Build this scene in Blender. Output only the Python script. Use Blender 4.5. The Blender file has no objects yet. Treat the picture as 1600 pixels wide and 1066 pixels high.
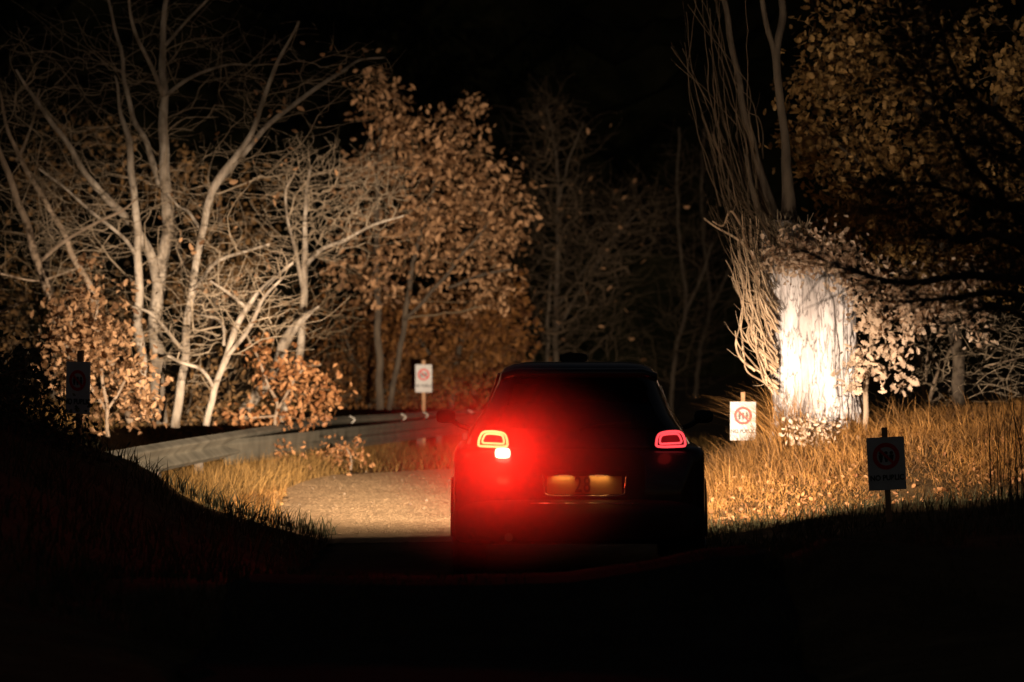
import bpy, math, random
import numpy as np
from mathutils import Vector, noise as mnoise
random.seed(7); RNG = np.random.default_rng(7)
sc = bpy.context.scene
# ------------------------------------------------------------------ camera
K = 36.0/150.0/1600.0          # metres per photo pixel at one metre
EYE = 1.5; HOR = 572.0
cam_d = bpy.data.cameras.new('camera'); cam = bpy.data.objects.new('camera', cam_d)
sc.collection.objects.link(cam); sc.camera = cam
cam.location = (0, 0, EYE); cam.rotation_euler = (math.radians(90), 0, 0)
cam_d.lens = 150; cam_d.sensor_width = 36; cam_d.clip_start = 0.5; cam_d.clip_end = 600
cam_d.shift_y = (HOR-533.0)/1600.0
cam_d.dof.use_dof = True; cam_d.dof.focus_distance = 35.0; cam_d.dof.aperture_fstop = 3.2
# ------------------------------------------------------------------ night sky
w = bpy.data.worlds.new('World'); sc.world = w; w.use_nodes = True
nt = w.node_tree; bg = nt.nodes['Background']
sky = nt.nodes.new('ShaderNodeTexSky'); sky.sky_type = 'NISHITA'; sky.sun_disc = False
sky.sun_elevation = math.radians(-2); sky.sun_rotation = math.radians(200)
nt.links.new(sky.outputs[0], bg.inputs[0]); bg.inputs[1].default_value = 0.075
sc.view_settings.view_transform = 'Standard'; sc.view_settings.look = 'None'
sc.view_settings.exposure = 0.0; sc.view_settings.gamma = 1.0
sc.cycles.use_denoising = True
sc.cycles.max_bounces = 6; sc.cycles.diffuse_bounces = 2; sc.cycles.volume_bounces = 1
sc.cycles.volume_step_rate = 1.0; sc.cycles.caustics_reflective = False; sc.cycles.caustics_refractive = False
sc.cycles.sample_clamp_indirect = 2.0
CARX, CARY = 0.477, 30.0
HEAD_W = 10200.0; HIGH_W = 26000.0; WIDE_W = 1150.0; FOG_W = 56.0
HEAD_COL = (1.0, 0.77, 0.56)

# ------------------------------------------------------------------ helpers
def link(o, parent=None):
    sc.collection.objects.link(o)
    if parent is not None: o.parent = parent
    return o
def P(px, py, D):
    return np.array([(px-800.0)*K*D, D, EYE+(HOR-py)*K*D])
def tag(o, label=None, cat=None, group=None, kind=None):
    if label: o['label'] = label
    if cat: o['category'] = cat
    if group: o['group'] = group
    if kind: o['kind'] = kind
    return o
def empty(name, loc, label, cat, group=None, rz=0):
    o = bpy.data.objects.new(name, None); o.empty_display_size = .2; link(o)
    o.location = loc; o.rotation_euler = (0, 0, rz)
    return tag(o, label, cat, group)
def mesh_np(name, V, faces, mat, smooth=False):
    """faces: list of (n,k) int arrays"""
    me = bpy.data.meshes.new(name)
    V = np.asarray(V, dtype=np.float32)
    loops = np.concatenate([f.ravel() for f in faces]).astype(np.int32)
    sizes = np.concatenate([np.full(len(f), f.shape[1], np.int32) for f in faces])
    starts = np.concatenate([[0], np.cumsum(sizes)[:-1]]).astype(np.int32)
    me.vertices.add(len(V)); me.vertices.foreach_set('co', V.ravel())
    me.loops.add(len(loops)); me.loops.foreach_set('vertex_index', loops)
    me.polygons.add(len(sizes)); me.polygons.foreach_set('loop_start', starts)
    me.polygons.foreach_set('loop_total', sizes)
    me.polygons.foreach_set('use_smooth', np.full(len(sizes), smooth, bool))
    me.update(calc_edges=True); me.validate()
    if mat: me.materials.append(mat)
    return me
def obj_np(name, V, faces, mat, parent=None, origin=(0, 0, 0), smooth=False, kind=None):
    V = np.asarray(V, float) - np.asarray(origin, float)
    o = bpy.data.objects.new(name, mesh_np(name, V, faces, mat, smooth)); link(o, parent)
    if kind: o['kind'] = kind
    return o
class Soup:
    def __init__(s): s.V = []; s.F = {}; s.n = 0
    def add(s, V, faces):
        V = np.asarray(V, float)
        for f in faces:
            f = np.asarray(f, int).reshape(-1, np.asarray(f).shape[-1])
            s.F.setdefault(f.shape[1], []).append(f+s.n)
        s.V.append(V); s.n += len(V)
    def faces(s): return [np.concatenate(v) for v in s.F.values()]
    def box(s, x0, x1, y0, y1, z0, z1):
        V = [(x, y, z) for z in (z0, z1) for y in (y0, y1) for x in (x0, x1)]
        s.add(V, [[(0, 2, 3, 1), (4, 5, 7, 6), (0, 1, 5, 4), (2, 6, 7, 3), (0, 4, 6, 2), (1, 3, 7, 5)]])
    def obj(s, name, mat, parent=None, origin=(0, 0, 0), smooth=False, kind=None):
        return obj_np(name, np.concatenate(s.V), s.faces(), mat, parent, origin, smooth, kind)
def tube(P_, R, sides=6, closed=False, cap=True, flat=None):
    P_ = np.asarray(P_, float); n = len(P_); R = np.broadcast_to(np.asarray(R, float), (n,))
    if closed: T = np.roll(P_, -1, 0)-np.roll(P_, 1, 0)
    else:
        T = np.empty_like(P_); T[1:-1] = P_[2:]-P_[:-2]; T[0] = P_[1]-P_[0]; T[-1] = P_[-1]-P_[-2]
    T /= (np.linalg.norm(T, axis=1)[:, None]+1e-9)
    ref = np.array([0.31, 0.95, 0.05]); 
    m = T.mean(0); 
    if abs(np.dot(m/(np.linalg.norm(m)+1e-9), ref)) > .9: ref = np.array([1.0, 0.1, 0.0])
    A = np.cross(T, ref); A /= (np.linalg.norm(A, axis=1)[:, None]+1e-9); B = np.cross(T, A)
    a = np.linspace(0, 2*np.pi, sides, endpoint=False)
    V = P_[:, None, :]+R[:, None, None]*(np.cos(a)[None, :, None]*A[:, None, :]+np.sin(a)[None, :, None]*B[:, None, :])
    V = V.reshape(-1, 3)
    i = np.arange(n if closed else n-1)[:, None]*sides; j = np.arange(sides)[None, :]
    i2 = (i+sides) % (n*sides)
    F = np.stack([i+j, i+(j+1) % sides, i2+(j+1) % sides, i2+j], -1).reshape(-1, 4)
    fs = [F]
    if cap and not closed:
        fs.append(np.array([list(range(sides))[::-1]])); fs.append(np.array([list(range((n-1)*sides, n*sides))]))
    return V, fs
def catmull(pts, per=6):
    pts = np.asarray(pts, float); n = len(pts)
    if n < 3:
        t = np.linspace(0, 1, per+1)[:, None]; return pts[0]*(1-t)+pts[-1]*t
    Q = np.vstack([2*pts[0]-pts[1], pts, 2*pts[-1]-pts[-2]]); out = []
    for i in range(1, n):
        p0, p1, p2, p3 = Q[i-1], Q[i], Q[i+1], Q[i+2]
        for t in np.linspace(0, 1, per, endpoint=False):
            out.append(.5*((2*p1)+(-p0+p2)*t+(2*p0-5*p1+4*p2-p3)*t*t+(-p0+3*p1-3*p2+p3)*t**3))
    out.append(pts[-1]); return np.array(out)

# ------------------------------------------------------------------ materials
def mat_base(name):
    m = bpy.data.materials.new(name); m.use_nodes = True
    n = m.node_tree.nodes; l = m.node_tree.links; b = n['Principled BSDF']
    return m, n, l, b
def mat(name, c1, c2=None, scale=8, rough=.8, bump=0.0, bscale=None, metallic=0, island=0.0, spec=.5, stretch=None, translucent=0.0, coat=0):
    m, n, l, b = mat_base(name)
    b.inputs['Roughness'].default_value = rough; b.inputs['Metallic'].default_value = metallic
    b.inputs['Specular IOR Level'].default_value = spec
    b.inputs['Coat Weight'].default_value = coat
    c2 = c2 or c1
    tc = n.new('ShaderNodeTexCoord'); mp = n.new('ShaderNodeMapping'); l.new(tc.outputs['Object'], mp.inputs[0])
    if stretch: mp.inputs['Scale'].default_value = stretch
    no = n.new('ShaderNodeTexNoise'); no.inputs['Scale'].default_value = scale; no.inputs['Detail'].default_value = 6
    l.new(mp.outputs[0], no.inputs[0])
    r = n.new('ShaderNodeValToRGB'); r.color_ramp.elements[0].color = (*c1, 1); r.color_ramp.elements[1].color = (*c2, 1)
    r.color_ramp.elements[0].position = .35; r.color_ramp.elements[1].position = .65
    if island:
        g = n.new('ShaderNodeNewGeometry'); mx = n.new('ShaderNodeMix'); mx.data_type = 'FLOAT'
        mx.inputs[0].default_value = island; l.new(no.outputs[0], mx.inputs[2]); 
        mr = n.new('ShaderNodeMapRange'); l.new(g.outputs['Random Per Island'], mr.inputs[0]); mr.inputs[3].default_value = .2; mr.inputs[4].default_value = .8
        l.new(mr.outputs[0], mx.inputs[3]); l.new(mx.outputs[0], r.inputs[0])
    else: l.new(no.outputs[0], r.inputs[0])
    l.new(r.outputs[0], b.inputs['Base Color'])
    if bump:
        nb = n.new('ShaderNodeTexNoise'); nb.inputs['Scale'].default_value = bscale or scale*3; nb.inputs['Detail'].default_value = 8
        l.new(mp.outputs[0], nb.inputs[0]); bp = n.new('ShaderNodeBump'); bp.inputs['Strength'].default_value = min(1, bump)
        bp.inputs['Distance'].default_value = .02; l.new(nb.outputs[0], bp.inputs['Height']); l.new(bp.outputs[0], b.inputs['Normal'])
    if translucent:
        tr = n.new('ShaderNodeBsdfTranslucent'); l.new(r.outputs[0], tr.inputs[0]); ms = n.new('ShaderNodeMixShader')
        ms.inputs[0].default_value = translucent; l.new(b.outputs[0], ms.inputs[1]); l.new(tr.outputs[0], ms.inputs[2])
        l.new(ms.outputs[0], n['Material Output'].inputs[0])
    return m
def emis(name, col, s):
    m, n, l, b = mat_base(name); b.inputs['Base Color'].default_value = (*[c*.3 for c in col], 1)
    b.inputs['Emission Color'].default_value = (*col, 1); b.inputs['Emission Strength'].default_value = s
    b.inputs['Roughness'].default_value = .3; return m
M = {}
M['bark_pale'] = mat('bark_pale', (.15, .115, .08), (.44, .37, .29), 7, .85, .8, 30, stretch=(1, 1, .35))
M['bark_mid'] = mat('bark_mid', (.20, .14, .09), (.36, .27, .19), 9, .9, .8, 30, stretch=(1, 1, .35))
M['bark_dark'] = mat('bark_dark', (.05, .036, .024), (.10, .075, .05), 9, .9, .6, 30, stretch=(1, 1, .35))
M['twig_pale'] = mat('twig_pale', (.20, .15, .095), (.36, .28, .19), 5, .85)
M['twig_brown'] = mat('twig_brown', (.12, .085, .045), (.22, .155, .09), 5, .85)
M['twig_dim'] = mat('twig_dim', (.05, .034, .018), (.10, .066, .036), 5, .9)
M['shoot'] = mat('shoot', (.34, .23, .14), (.60, .45, .30), 5, .7, island=.5)
M['leaf_oak'] = mat('leaf_oak', (.14, .066, .024), (.60, .35, .18), 6, .65, island=.75, translucent=.3)
M['leaf_red'] = mat('leaf_red', (.28, .11, .035), (.62, .31, .13), 6, .6, island=.75, translucent=.3)
M['leaf_gold'] = mat('leaf_gold', (.16, .088, .025), (.56, .35, .13), 6, .65, island=.75, translucent=.3)
M['leaf_brown'] = mat('leaf_brown', (.09, .05, .018), (.27, .15, .055), 6, .7, island=.7, translucent=.3)
M['leaf_rust'] = mat('leaf_rust', (.12, .045, .012), (.34, .15, .04), 6, .7, island=.7, translucent=.3)
M['leaf_tan'] = mat('leaf_tan', (.36, .23, .14), (.82, .64, .48), 6, .6, island=.7, translucent=.3)
M['needle'] = mat('needle', (.015, .028, .012), (.03, .05, .02), 6, .7, island=.6)
M['leaf_dark'] = mat('leaf_dark', (.02, .035, .012), (.06, .07, .025), 6, .7, island=.6)
M['grass_dry'] = mat('grass_dry', (.09, .042, .012), (.56, .275, .07), 1.1, .7, island=.38, translucent=.3)
M['grass_verge'] = mat('grass_verge', (.13, .075, .02), (.38, .21, .055), 1.6, .8, island=.6, translucent=.3)
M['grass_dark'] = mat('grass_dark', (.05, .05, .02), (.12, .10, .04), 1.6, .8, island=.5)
M['zinc'] = mat('zinc', (.17, .155, .115), (.27, .245, .185), 2.5, .6, .1, metallic=.2)
M['post_wood'] = mat('post_wood', (.40, .22, .11), (.56, .34, .19), 12, .8, .3, stretch=(1, 1, .2))
M['board_white'] = mat('board_white', (.56, .54, .52), (.64, .63, .61), 8, .6)
M['print_red'] = mat('print_red', (.60, .012, .012), None, 8, .5)
M['print_dark'] = mat('print_dark', (.012, .012, .014), None, 8, .5)
def ground_mat(name, cols, scale, bump):
    m, n, l, b = mat_base(name); b.inputs['Roughness'].default_value = .95; b.inputs['Specular IOR Level'].default_value = .15
    tc = n.new('ShaderNodeTexCoord')
    a = n.new('ShaderNodeTexNoise'); a.inputs['Scale'].default_value = scale; a.inputs['Detail'].default_value = 10; a.inputs['Roughness'].default_value = .7
    l.new(tc.outputs['Object'], a.inputs[0])
    f = n.new('ShaderNodeTexNoise'); f.inputs['Scale'].default_value = 45; f.inputs['Detail'].default_value = 4; l.new(tc.outputs['Object'], f.inputs[0])
    mx = n.new('ShaderNodeMix'); mx.data_type = 'FLOAT'; mx.inputs[0].default_value = .4; l.new(a.outputs[0], mx.inputs[2]); l.new(f.outputs[0], mx.inputs[3])
    r = n.new('ShaderNodeValToRGB'); r.color_ramp.elements[0].position = .36; r.color_ramp.elements[1].position = .64
    r.color_ramp.elements[0].color = (*cols[0], 1); r.color_ramp.elements[1].color = (*cols[-1], 1)
    if len(cols) > 2:
        e = r.color_ramp.elements.new(.5); e.color = (*cols[1], 1)
    l.new(mx.outputs[0], r.inputs[0]); l.new(r.outputs[0], b.inputs['Base Color'])
    bp = n.new('ShaderNodeBump'); bp.inputs['Distance'].default_value = .03; bp.inputs['Strength'].default_value = bump
    l.new(mx.outputs[0], bp.inputs['Height']); l.new(bp.outputs[0], b.inputs['Normal']); return m
M['soil'] = ground_mat('soil', [(.06, .035, .015), (.14, .085, .035), (.24, .15, .065)], 1.5, .8)
M['shade_soil'] = ground_mat('shade_soil', [(.02, .015, .01), (.04, .03, .02), (.07, .05, .03)], 1.5, .6)  # near-black colour paints the lack of light onto the near track
M['gravel'] = ground_mat('gravel', [(.37, .23, .12), (.43, .28, .15), (.50, .335, .185)], .6, .25)
M['pebble'] = mat('pebble', (.20, .13, .08), (.5, .38, .26), 6, .9, island=.8)

# ------------------------------------------------------------------ terrain
def sst(a, b, x):
    t = np.clip((x-a)/(b-a), 0, 1); return t*t*(3-2*t)
RAIL = [(170, 41), (250, 45.5), (350, 52), (450, 60.7), (500, 66), (545, 69), (625, 72.5), (660, 75.5), (690, 78.5), (730, 82), (800, 88), (880, 97)]
RX = np.array([(p-800)*K*d for p, d in RAIL]); RY = np.array([d for p, d in RAIL], float)
def xrail(y): return np.interp(y, RY, RX, left=-4.1, right=2.5)
def terr(x, y):
    x = np.asarray(x, float); y = np.asarray(y, float)
    z = np.zeros(np.broadcast(x, y).shape)
    lb = np.interp(x, [-9, -6, -4.1, -3.2, -2.55, -1.84, -1.55], [1.9, 1.45, 1.12, .72, .37, .15, 0])
    z = z+lb*sst(14, 26, y)*(1-sst(35.5, 39.5, y))
    rb = np.interp(x, [1.55, 2.2, 2.95, 4, 6, 9], [0, .12, .27, .36, .5, .8])
    z = z+rb*sst(14, 26, y)*(1-.6*sst(36, 40, y))
    hb = np.interp(x, [1.5, 2.06, 2.6, 3.2, 6, 12], [0, .30, .52, .68, .85, 1.2])
    z = z+hb*sst(39.3, 45.5, y)*(1-sst(49, 53, y))
    rg = np.interp(x, [-9, -1.6, -.5, .3, .8, 1.1, 1.8, 3, 9], [.3, .31, .27, .28, .36, .43, .50, .45, .4])
    z = np.maximum(z, rg*np.clip((y-21.6)/2.4, 0, 1)*(1-sst(24.2, 29, y)))
    dl = xrail(y)-x
    z = z+.78*sst(.2, 3.0, dl)*sst(37.5, 44, y)+.03*np.clip(dl-3, 0, 60)*sst(38, 44, y)
    z = z+.03*np.clip(y-96, 0, 200)
    z = z+np.where(np.abs(x) > 14, (np.abs(x)-14)*.04, 0)
    return z
def gz(x, y): return float(terr(x, y))
def axis(segs):
    out = []
    for a, b, s in segs: out += list(np.arange(a, b, s))
    return np.array(out+[segs[-1][1]])
gx = axis([(-160, -20, 10), (-20, -8, 1), (-8, 8, .2), (8, 20, 1), (20, 160, 10)])
gy = axis([(-40, 10, 2.5), (10, 20, .6), (20, 66, .25), (66, 110, 1), (110, 400, 10)])
X, Y = np.meshgrid(gx, gy); Z = terr(X, Y)
rough = np.array([[mnoise.noise((a*.9, b*.6, 0))*.05+mnoise.noise((a*3, b*2, 5))*.02 for a in gx] for b in gy])
RL = [(-1.6, -40), (-1.6, 20), (-1.6, 36), (-2.15, 39.5), (-2.4, 44), (-2.65, 50), (-2.9, 56.5), (-2.3, 59.3), (-.9, 61.6), (3, 65.5), (12, 72), (26, 80)]
RR = [(1.5, -40), (1.5, 20), (1.5, 36), (1.55, 39.5), (1.5, 43), (1.5, 47), (1.7, 50.5), (2.4, 53), (3.6, 55), (6.5, 58), (13, 62), (26, 69)]
LL = catmull(np.array([(a, b, 0) for a, b in RL]), 16); RRp = catmull(np.array([(a, b, 0) for a, b in RR]), 16)
onroad = ((X > -2.9) & (X < 1.7) & (Y < 62)) | ((Y > 56) & (Y < 76) & (X > -2.6))
Z = Z+np.where(onroad, -0.06, rough)
ny, nx = X.shape
idx = np.arange(nx*ny).reshape(ny, nx)
F = np.stack([idx[:-1, :-1], idx[:-1, 1:], idx[1:, 1:], idx[1:, :-1]], -1).reshape(-1, 4)
g = obj_np('ground', np.stack([X, Y, Z], -1).reshape(-1, 3), [F], M['soil'], smooth=True, kind='structure')
g['label'] = 'dark earth banks and verges on both sides of the track'
# added dark wooded hillside to hide the sky glow behind the trees
hx = np.linspace(-170, 170, 240); hy = np.linspace(128, 330, 130); HX, HY = np.meshgrid(hx, hy)
HZ = 4+.36*(HY-128)+np.array([[mnoise.noise((a*.02, b*.03, 4))*8+mnoise.noise((a*.35, b*.2, 1))*2.2 for a in hx] for b in hy])*np.clip((HY-128)/20, 0, 1)
HZ[0] = -2; HZ += RNG.normal(0, .5, HZ.shape)
idx = np.arange(HX.size).reshape(HX.shape)
F = np.stack([idx[:-1, :-1], idx[:-1, 1:], idx[1:, 1:], idx[1:, :-1]], -1).reshape(-1, 4)
M['far_wood'] = mat('far_wood', (.012, .014, .007), (.03, .028, .014), .6, 1.0, spec=0)
hl = obj_np('hill_screen', np.stack([HX, HY, HZ], -1).reshape(-1, 3), [F], M['far_wood'], kind='structure'); hl['label'] = 'added black wooded hillside rising behind the trees'
# road sheet: coarse out of the light, real pebbly relief where the beams rake it
def road_sheet(ya, yb, n_, m_, amp):
    a0 = catmull(np.array([(a, b, 0) for a, b in RL]), 60); b0 = catmull(np.array([(a, b, 0) for a, b in RR]), 60)
    q = np.linspace(0, 1, len(a0)); 
    u = np.interp(np.linspace(ya, yb, n_), (a0[:, 1]+b0[:, 1])/2, q)
    A = np.stack([np.interp(u, q, a0[:, k]) for k in range(3)], -1); B = np.stack([np.interp(u, q, b0[:, k]) for k in range(3)], -1)
    ej = lambda yy, c: np.array([mnoise.noise((v*1.3, c, 3))*.15+mnoise.noise((v*6, c, 7))*.06 for v in yy])
    A[:, 0] += ej(A[:, 1], 0); B[:, 0] += ej(B[:, 1], 22)
    t = np.linspace(0, 1, m_+1)[None, :, None]; G = A[:, None]*(1-t)+B[:, None]*t
    xs = G[..., 0]; ys = G[..., 1]
    G[..., 2] = .012+terr(xs, ys)*(ys < 30)+.02*np.sin(xs*1.1+1)*np.sin(ys*.55)+amp*RNG.normal(0, 1, xs.shape)
    lo = np.kron(RNG.normal(0, 1, (n_//4+2, m_//4+2)), np.ones((4, 4)))[:n_, :m_+1]
    G[..., 2] += .035*np.exp(-((ys-39.6)/1.1)**2)*(ys > 36)
    G[:, 0, 2] -= .05; G[:, -1, 2] -= .05
    idx = np.arange(n_*(m_+1)).reshape(n_, m_+1)
    F = np.stack([idx[:-1, :-1], idx[:-1, 1:], idx[1:, 1:], idx[1:, :-1]], -1).reshape(-1, 4)
    return G.reshape(-1, 3), F
s_ = Soup()
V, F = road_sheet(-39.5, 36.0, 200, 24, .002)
ap = obj_np('near_track', V, [F], M['shade_soil'], kind='structure'); ap['label'] = 'unlit part of the track nearest the viewer, its darkness put into the colour'
V, F = road_sheet(36.0, 38.0, 30, 60, .003); s_.add(V, [F])
V, F = road_sheet(38.0, 58.0, 1200, 270, .0025); s_.add(V, [F])
V, F = road_sheet(58.0, 74.0, 700, 200, .0036); s_.add(V, [F])
road = s_.obj('gravel_road', M['gravel'], smooth=False, kind='structure')
road['label'] = 'pale gravel track bending away to the right'
s = Soup(); oc = np.array([(1, 0, 0), (-1, 0, 0), (0, 1, 0), (0, -1, 0), (0, 0, 1), (0, 0, -1)], float)
of = [[(0, 2, 4), (2, 1, 4), (1, 3, 4), (3, 0, 4), (2, 0, 5), (1, 2, 5), (3, 1, 5), (0, 3, 5)]]
for k in range(90):
    y = random.uniform(38.2, 60); x = random.uniform(np.interp(y, [38, 57], [-2.2, -2.9]), 1.5)
    r = random.choice([.008, .01, .012, .02]); s.add(oc*r*RNG.uniform(.6, 1.3, 3)+(x, y, .02), of)
s.obj('pebbles', M['pebble'], road, kind='stuff')

# ------------------------------------------------------------------ leaves and grass generators
LT = np.array([(0, 0), (.16, .12), (.10, .25), (.30, .36), (.17, .48), (.34, .62), (.17, .72), (.2, .86), (0, 1)])
LT_SIMPLE = np.array([(0, 0), (.22, .25), (.34, .55), (.2, .85), (0, 1)])
def leaf_arrays(C_, size, tmpl=LT, droop=.5):
    """C_: (n,3) stem points. returns verts, [faces]"""
    n = len(C_); k = len(tmpl)
    d = RNG.normal(size=(n, 3)); d[:, 2] -= droop; d /= np.linalg.norm(d, axis=1)[:, None]
    u = RNG.normal(size=(n, 3)); u = np.cross(d, u); u /= np.linalg.norm(u, axis=1)[:, None]; nn = np.cross(d, u)
    sz = np.broadcast_to(size, (n,))*RNG.uniform(.6, 1.3, n); cup = RNG.uniform(-.5, .7, n); curl = RNG.uniform(-.5, .5, n)
    wd = RNG.uniform(.8, 1.35, n)
    def side(sgn, pts):
        x = pts[:, 0]; yv = pts[:, 1]
        return (C_[:, None, :]+sz[:, None, None]*(sgn*x[None, :, None]*wd[:, None, None]*u[:, None, :]+yv[None, :, None]*d[:, None, :]
                + (cup[:, None]*x[None, :]+curl[:, None]*yv[None, :]**2)[:, :, None]*nn[:, None, :]))
    A = side(1, tmpl); B = side(-1, tmpl[1:-1]); V = np.concatenate([A, B], 1); m = V.shape[1]
    fa = list(range(k)); fb = [0]+list(range(k, m)); fb = [0, k-1]+list(range(m-1, k-1, -1))
    off = np.arange(n)[:, None]*m
    return V.reshape(-1, 3), [np.array(fa)[None, :]+off, np.array(fb)[None, :]+off]
def blades(base, h, lean, wdt, bend=None, nseg=4):
    """ribbon blades. base (n,3), h (n,), lean (n,2) horizontal tip offset / h"""
    n = len(base); t = np.linspace(0, 1, nseg+1)
    h = np.asarray(h)[:, None]; ang = RNG.uniform(0, 2*np.pi, n)
    side = np.stack([np.cos(ang), np.sin(ang), np.zeros(n)], -1)
    cx = base[:, None, 0]+lean[:, None, 0]*h*t**1.8; cy = base[:, None, 1]+lean[:, None, 1]*h*t**1.8
    ll = np.hypot(lean[:, 0], lean[:, 1])[:, None]
    cz = base[:, None, 2]+h*(t-.35*np.clip(ll, 0, 1.6)*t**2.5)
    Cn = np.stack([cx, cy, cz], -1); wt = (1-t)**.7*np.asarray(wdt)[:, None]*.5
    Lp = Cn-side[:, None, :]*wt[..., None]; Rp = Cn+side[:, None, :]*wt[..., None]
    V = np.concatenate([Lp, Rp[:, :-1]], 1); m = V.shape[1]; off = np.arange(n)[:, None]*m
    q = np.array([(i, nseg+1+i, nseg+1+i+1, i+1) for i in range(nseg-1)])
    Q = (q[None]+off[:, :, None]).reshape(-1, 4); Tt = np.array([nseg-1, 2*nseg, nseg])[None, :]+off
    return V.reshape(-1, 3), [Q, Tt]
def scatter(n, x0, x1, y0, y1, clump=0.0, keep=None):
    x = RNG.uniform(x0, x1, n); y = RNG.uniform(y0, y1, n)
    m = np.ones(n, bool)
    if clump:
        c = np.array([mnoise.noise((a*1.7, b*1.7, 2.2)) for a, b in zip(x, y)]); m &= (c > RNG.uniform(-.7, .45, n)*clump)
    if keep is not None: m &= keep(x, y)
    x = x[m]; y = y[m]; return np.stack([x, y, terr(x, y)-.02], -1)
def grass(name, pts, hmin, hmax, leanx, leany, spread, wdt, matn, label, sz=None):
    n = len(pts); h = RNG.uniform(hmin, hmax, n)
    if sz is not None: h = h*sz(pts)
    lean = np.stack([RNG.normal(leanx, spread, n), RNG.normal(leany, spread, n)], -1)
    V, F_ = blades(pts, h, lean, np.full(n, wdt))
    o = obj_np(name, V, F_, M[matn], kind='stuff'); o['label'] = label; o['category'] = 'grass'; return o

# ------------------------------------------------------------------ tree builder
def region_pts(n, ells, D0, D1, hole=None):
    """ells: (px,py,rx,ry,weight[,D]) ellipses in photo measure at the tree's distance"""
    wts = np.array([e[4] for e in ells], float); wts /= wts.sum(); out = []
    for i in RNG.choice(len(ells), n, p=wts):
        e = ells[i]; a = RNG.uniform(0, 2*np.pi); r = math.sqrt(RNG.uniform(0, 1)); q = RNG.uniform(-1, 1)
        D = (D0+D1)/2+(D1-D0)/2*q*math.sqrt(max(0, 1-.6*r*r))
        out.append(P(e[0]+e[2]*r*math.cos(a), e[1]+e[3]*r*math.sin(a), D))
    if hole: out = [q for q in out if mnoise.noise((q[0]*hole, q[1]*hole*.6, q[2]*hole)) > -.04]
    return np.array(out)
def build_tree(name, label, cat, base, guides, attr, bark='bark_mid', twig='twig_brown', leaf=None, nleaf=6, lsize=.1, lr=.12,
               group=None, twr=.0017, sub=0, subr=.25, up=.25, tmpl=LT, step=.22, wob=.05, leaf_prob=1.0, sides=4, droop=.5):
    """guides: list of (points [(px,py,D,width_px)...]) ; the first is the trunk"""
    root = empty(name, base, label, cat, group)
    pos = []; nd = []; fixed = []
    slim = .86 if group == 'bare pale trees at the left' else 1.0
    for gi, gpts in enumerate(guides):
        pts = catmull([P(a, b, d) for a, b, d, w_ in gpts], 7)
        wid = catmull([(w_*K*d*.5*slim, 0, 0) for a, b, d, w_ in gpts], 7)[:, 0]
        j = np.array([[mnoise.noise((p[2]*2.2, gi*3.1, k*7.7))*.05 for k in range(3)] for p in pts])
        j *= np.minimum(1, np.arange(len(pts))/4)[:, None]; pts = pts+j
        V, F_ = tube(pts, np.maximum(wid, .003), 10 if wid.max() > .03 else 6)
        obj_np('trunk' if gi == 0 else 'limb', V, F_, M[bark], root, base, True)
        for k in range(len(pts)):
            d = pts[min(k+1, len(pts)-1)]-pts[max(k-1, 0)]
            pos.append(pts[k]); nd.append(d/(np.linalg.norm(d)+1e-9)); fixed.append(wid[k])
    if attr is not None and len(attr):
        if sub:
            ex = np.repeat(attr, sub, 0)+RNG.normal(0, subr, (len(attr)*sub, 3))*np.array([1, 1, .8])
            allat = np.concatenate([attr, ex])
        else: allat = attr
        cap = len(pos)+len(allat)*12+10
        PP = np.zeros((cap, 3)); DD = np.zeros((cap, 3)); par = np.full(cap, -1); n = len(pos); n0 = n
        PP[:n] = pos; DD[:n] = nd; paths = []
        gp = PP[:n].copy()
        dmin = np.array([np.min(np.sum((gp-a)**2, 1)) for a in allat]); order = np.argsort(dmin)
        for ai in order:
            a = allat[ai]; dv = a-PP[:n]; dist = np.sqrt((dv**2).sum(1))+1e-6
            al = (dv*DD[:n]).sum(1)/dist
            cost = dist*(1.7-.7*al)*(1+.6*(dv[:, 2] < -.05)); cost[:n0] *= .9
            c = int(np.argmin(cost)); d = dist[c]
            if d < .02: continue
            k = int(min(10, max(2, math.ceil(d/step)))); p0 = PP[c]
            t0 = DD[c]*.35+dv[c]/d*.8; t0[2] += up*.25
            c1 = p0+t0*d*.33; t = np.linspace(0, 1, k+1)[1:, None]
            c2 = a-dv[c]*.30-np.array([0, 0, up])*d*.12
            pts = (1-t)**3*p0+3*(1-t)**2*t*c1+3*(1-t)*t*t*c2+t**3*a
            pts += RNG.normal(0, wob*min(d, 1)*.3, pts.shape)*np.sin(np.pi*t)
            ids = list(range(n, n+k)); prev = np.vstack([p0, pts[:-1]]); dd = pts-prev
            PP[n:n+k] = pts; DD[n:n+k] = dd/(np.linalg.norm(dd, axis=1)[:, None]+1e-9)
            par[n] = c; par[n+1:n+k] = np.arange(n, n+k-1); n += k; paths.append([c]+ids)
        cnt = np.zeros(n)
        for p in paths: cnt[p[-1]] += 1
        for i in range(n-1, n0-1, -1):
            cnt[par[i]] += cnt[i]
        rad = twr*np.maximum(cnt, 1)**.44
        sp = Soup()
        for p in paths:
            r = rad[p].copy()
            r[0] = min(r[1]*1.1, rad[p[0]]) if p[0] >= n0 else min(r[1]*1.15, fixed[p[0]]*.8+.004)
            mx = fixed[p[0]]*.75+.003 if p[0] < n0 else 1e9
            r = np.minimum(r, mx)
            V, F_ = tube(PP[p], r, sides if r[0] < .02 else 7, cap=False); sp.add(V, F_)
        sp.obj('twigs', M[twig], root, base, True, 'stuff')
        tips = allat
    else: tips = attr
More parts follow.
